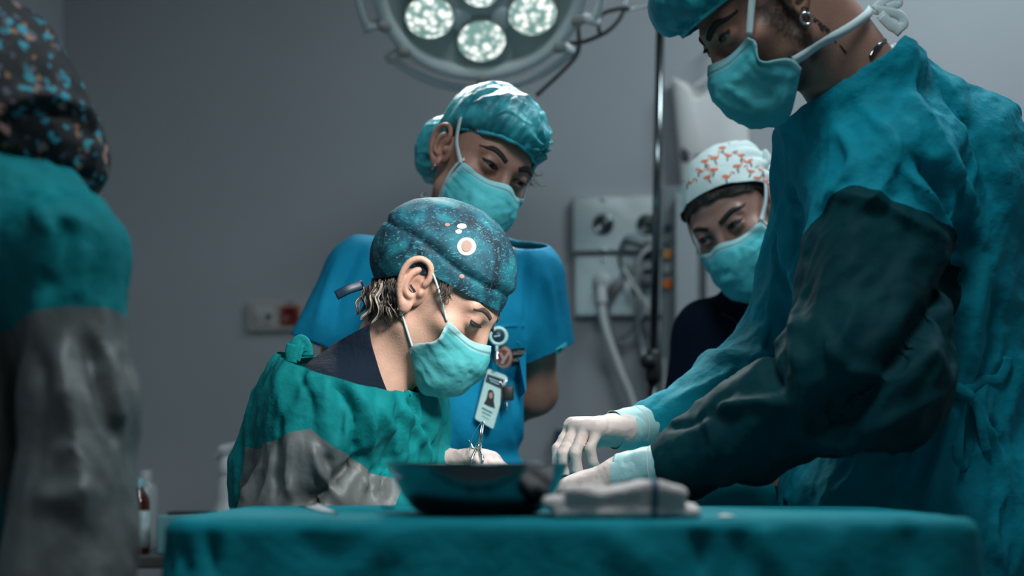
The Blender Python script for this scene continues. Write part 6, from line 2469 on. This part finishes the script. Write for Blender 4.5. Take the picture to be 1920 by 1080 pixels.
# ties at the back of the neck and white undershirt, chain
for pts in ([(1860, 195), (1885, 200), (1902, 208), (1898, 232), (1880, 240)], [(1880, 225), (1905, 235), (1925, 255), (1915, 300)]):
    V, T = tube(spline([P(x, y, 2.07) for x, y in pts], 6), 0.010, 10, flat=0.35, fdir=(0.2, 1, 0))
    mk('neck_tie', V, T, M['gown_m'], gm[0])
garment('undershirt', [(P(1640, 230, 2.02), P(1626, 168, 1.99), 0.088, 0.072)], 0.02, 0.005, M['paper'], man, seed=33, wr=((14, 0.003, (0, 0, 1), 0.4),), cuts=[(P(1614, 134, 1.99), cn * 1.0 + np.array([-0.12, 0, 0]))], solid=0.001)
nbv = bvh_of(*[HM.w(HM.V), HM.T])
q = [hit_off(nbv, x, y, 0.003) for x, y in ((1632, 106), (1638, 95), (1648, 84), (1660, 75), (1676, 68), (1690, 68))]
q = [x for x in q if x is not None]
if len(q) > 2:
    V, T = tube(spline(q, 8), 0.0024, 8)
    mk('neck_chain', V, T, M['steel_dark'], man)
# hands
cR = [(58, 34, 14), (62, 36, 16), (64, 40, 18), (66, 44, 20)]
glove(man, P(1178, 806, 2.165), nrm(P(1072, 798, 2.10) - P(1178, 806, 2.165)), (0.10, 0.15, -1), cR,
      [P(1150, 806, 2.15), P(1172, 804, 2.162), P(1200, 800, 2.18), P(1228, 797, 2.198)], (0.0290, 0.0335), 7, label='white latex glove, fingers pointing down', thumb_side=1,
      thumb=((0.036, 0.040, -0.020), (0.040, 0.072, -0.034), (0.034, 0.098, -0.050)))
cL = [(22, 36, 20), (26, 40, 22), (28, 44, 24), (30, 46, 26)]
glove(man, P(1180, 888, 1.975), nrm(P(1075, 908, 2.02) - P(1180, 888, 1.975)), (-0.05, 0.25, -1), cL,
      [P(1160, 890, 1.982), P(1195, 886, 1.972), P(1240, 880, 1.96), P(1284, 874, 1.95)], (0.0290, 0.0375), 9, label='white latex glove, nearer hand beside the bowl', thumb_side=-1)
legs(man, (0.60, 2.13, 0.90), 0.10, side=(0, -1, 0))

# ================================================================== blurred person at the left edge
lft = thing('person', 'person in black floral cap and teal gown with grey sleeve at the left edge', 'person', (-0.62, 1.58, 0))
cL_ = P(-75, 205, 1.60)
RL = euler_R(150, 0, 0)
HL = Head(cL_, RL, lft, P(0, 420, 1.60), 0.055, np.array([0.4, 0.25, 0.2]), h=0.005)
body_obj(HL, [(P(0, 430, 1.6), P(-20, 560, 1.62), 0.07, 0.11), (P(-20, 560, 1.62), P(-40, 1000, 1.64), 0.11, 0.12), (P(130, 460, 1.53), P(150, 760, 1.51), 0.045, 0.04), (P(150, 760, 1.51), P(90, 1080, 1.46), 0.038, 0.028)], np.array([0.4, 0.25, 0.2]))


def cap_l(X):
    f = smin(HB(X) - 0.012, ell(X, (0, 0.075, 0.0), (0.085, 0.062, 0.085)), 0.03)
    return f


# the cap is laid out in room axes, its bag sagging over the collar
capL = [(P(-75, 150, 1.60), P(-80, 200, 1.60), 0.100, 0.11), (P(-85, 190, 1.60), P(-30, 200, 1.61), 0.112, 0.100), (P(-30, 205, 1.61), P(110, 280, 1.62), 0.092, 0.050), (P(60, 250, 1.62), P(125, 320, 1.63), 0.060, 0.030)]
lc, (lV, lT) = garment('surgical_cap', capL, 0.04, 0.005, M['cap_floral'], lft, seed=71, wr=((10, 0.012, (0.6, 0, -0.8), 0.3), (24, 0.004, (0.5, 0, -0.8), 0.4)),
                       folds=[([(0, 215), (60, 185), (130, 195), (180, 240)], 0.012, 0.010), ([(0, 230), (60, 200), (130, 215)], -0.010, 0.006), ([(150, 190), (175, 260), (165, 340)], 0.008, 0.008)], label='black cotton cap with small teal and salmon flowers')
V, T = tube(spline([P(55, 72, 1.60), P(75, 76, 1.60), P(94, 86, 1.60)], 6), 0.009, 8, flat=0.4, fdir=(0.2, 1, 0))
mk('cap_tie', V, T, M['rubber'], lc[0])
a1, b1, c1 = P(122, 475, 1.53), P(148, 760, 1.50), P(122, 1110, 1.45)


def panel_l(V):
    t = arm_coord(V, a1, b1)
    r = np.linalg.norm(V - a1 - np.outer(np.clip(t, 0, 1), b1 - a1), axis=1)
    t2 = arm_coord(V, b1, c1)
    r2 = np.linalg.norm(V - b1 - np.outer(np.clip(t2, 0, 1), c1 - b1), axis=1)
    return np.maximum(np.minimum((t - 0.47) * 0.2, 0.095 - r), np.minimum(0.10 - r2, t2 + 0.1))


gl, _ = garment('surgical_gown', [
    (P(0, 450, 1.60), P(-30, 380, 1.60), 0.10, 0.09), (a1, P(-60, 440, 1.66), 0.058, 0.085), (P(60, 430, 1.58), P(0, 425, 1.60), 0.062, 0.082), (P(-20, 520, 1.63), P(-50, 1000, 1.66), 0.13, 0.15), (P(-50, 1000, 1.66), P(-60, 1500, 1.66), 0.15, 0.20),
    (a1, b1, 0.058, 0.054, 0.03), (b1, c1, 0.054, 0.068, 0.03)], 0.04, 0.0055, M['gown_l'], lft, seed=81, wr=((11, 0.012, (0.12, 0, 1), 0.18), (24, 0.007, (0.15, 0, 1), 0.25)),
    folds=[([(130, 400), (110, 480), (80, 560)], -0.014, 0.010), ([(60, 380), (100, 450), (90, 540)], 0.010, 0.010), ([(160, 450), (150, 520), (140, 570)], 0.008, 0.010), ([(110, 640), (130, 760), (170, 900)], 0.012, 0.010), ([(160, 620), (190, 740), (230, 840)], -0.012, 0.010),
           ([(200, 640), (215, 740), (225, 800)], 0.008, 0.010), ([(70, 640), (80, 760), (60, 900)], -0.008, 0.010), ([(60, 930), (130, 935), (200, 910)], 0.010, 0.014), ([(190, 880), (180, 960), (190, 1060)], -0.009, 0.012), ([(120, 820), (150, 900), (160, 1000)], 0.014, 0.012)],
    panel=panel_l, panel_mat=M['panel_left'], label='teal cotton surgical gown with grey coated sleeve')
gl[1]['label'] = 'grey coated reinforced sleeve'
glove(lft, P(100, 1150, 1.42), nrm(P(120, 1250, 1.40) - P(100, 1150, 1.42)), (-1, 0.1, 0.1), [(25, 35, 20)] * 4, [P(105, 1130, 1.425), P(112, 1115, 1.435), P(118, 1095, 1.445)], (0.03, 0.034), 12, thumb_side=1, h=0.004)
legs(lft, (-0.62, 1.63, 0.90), 0.095, side=(1, 0.3, 0))
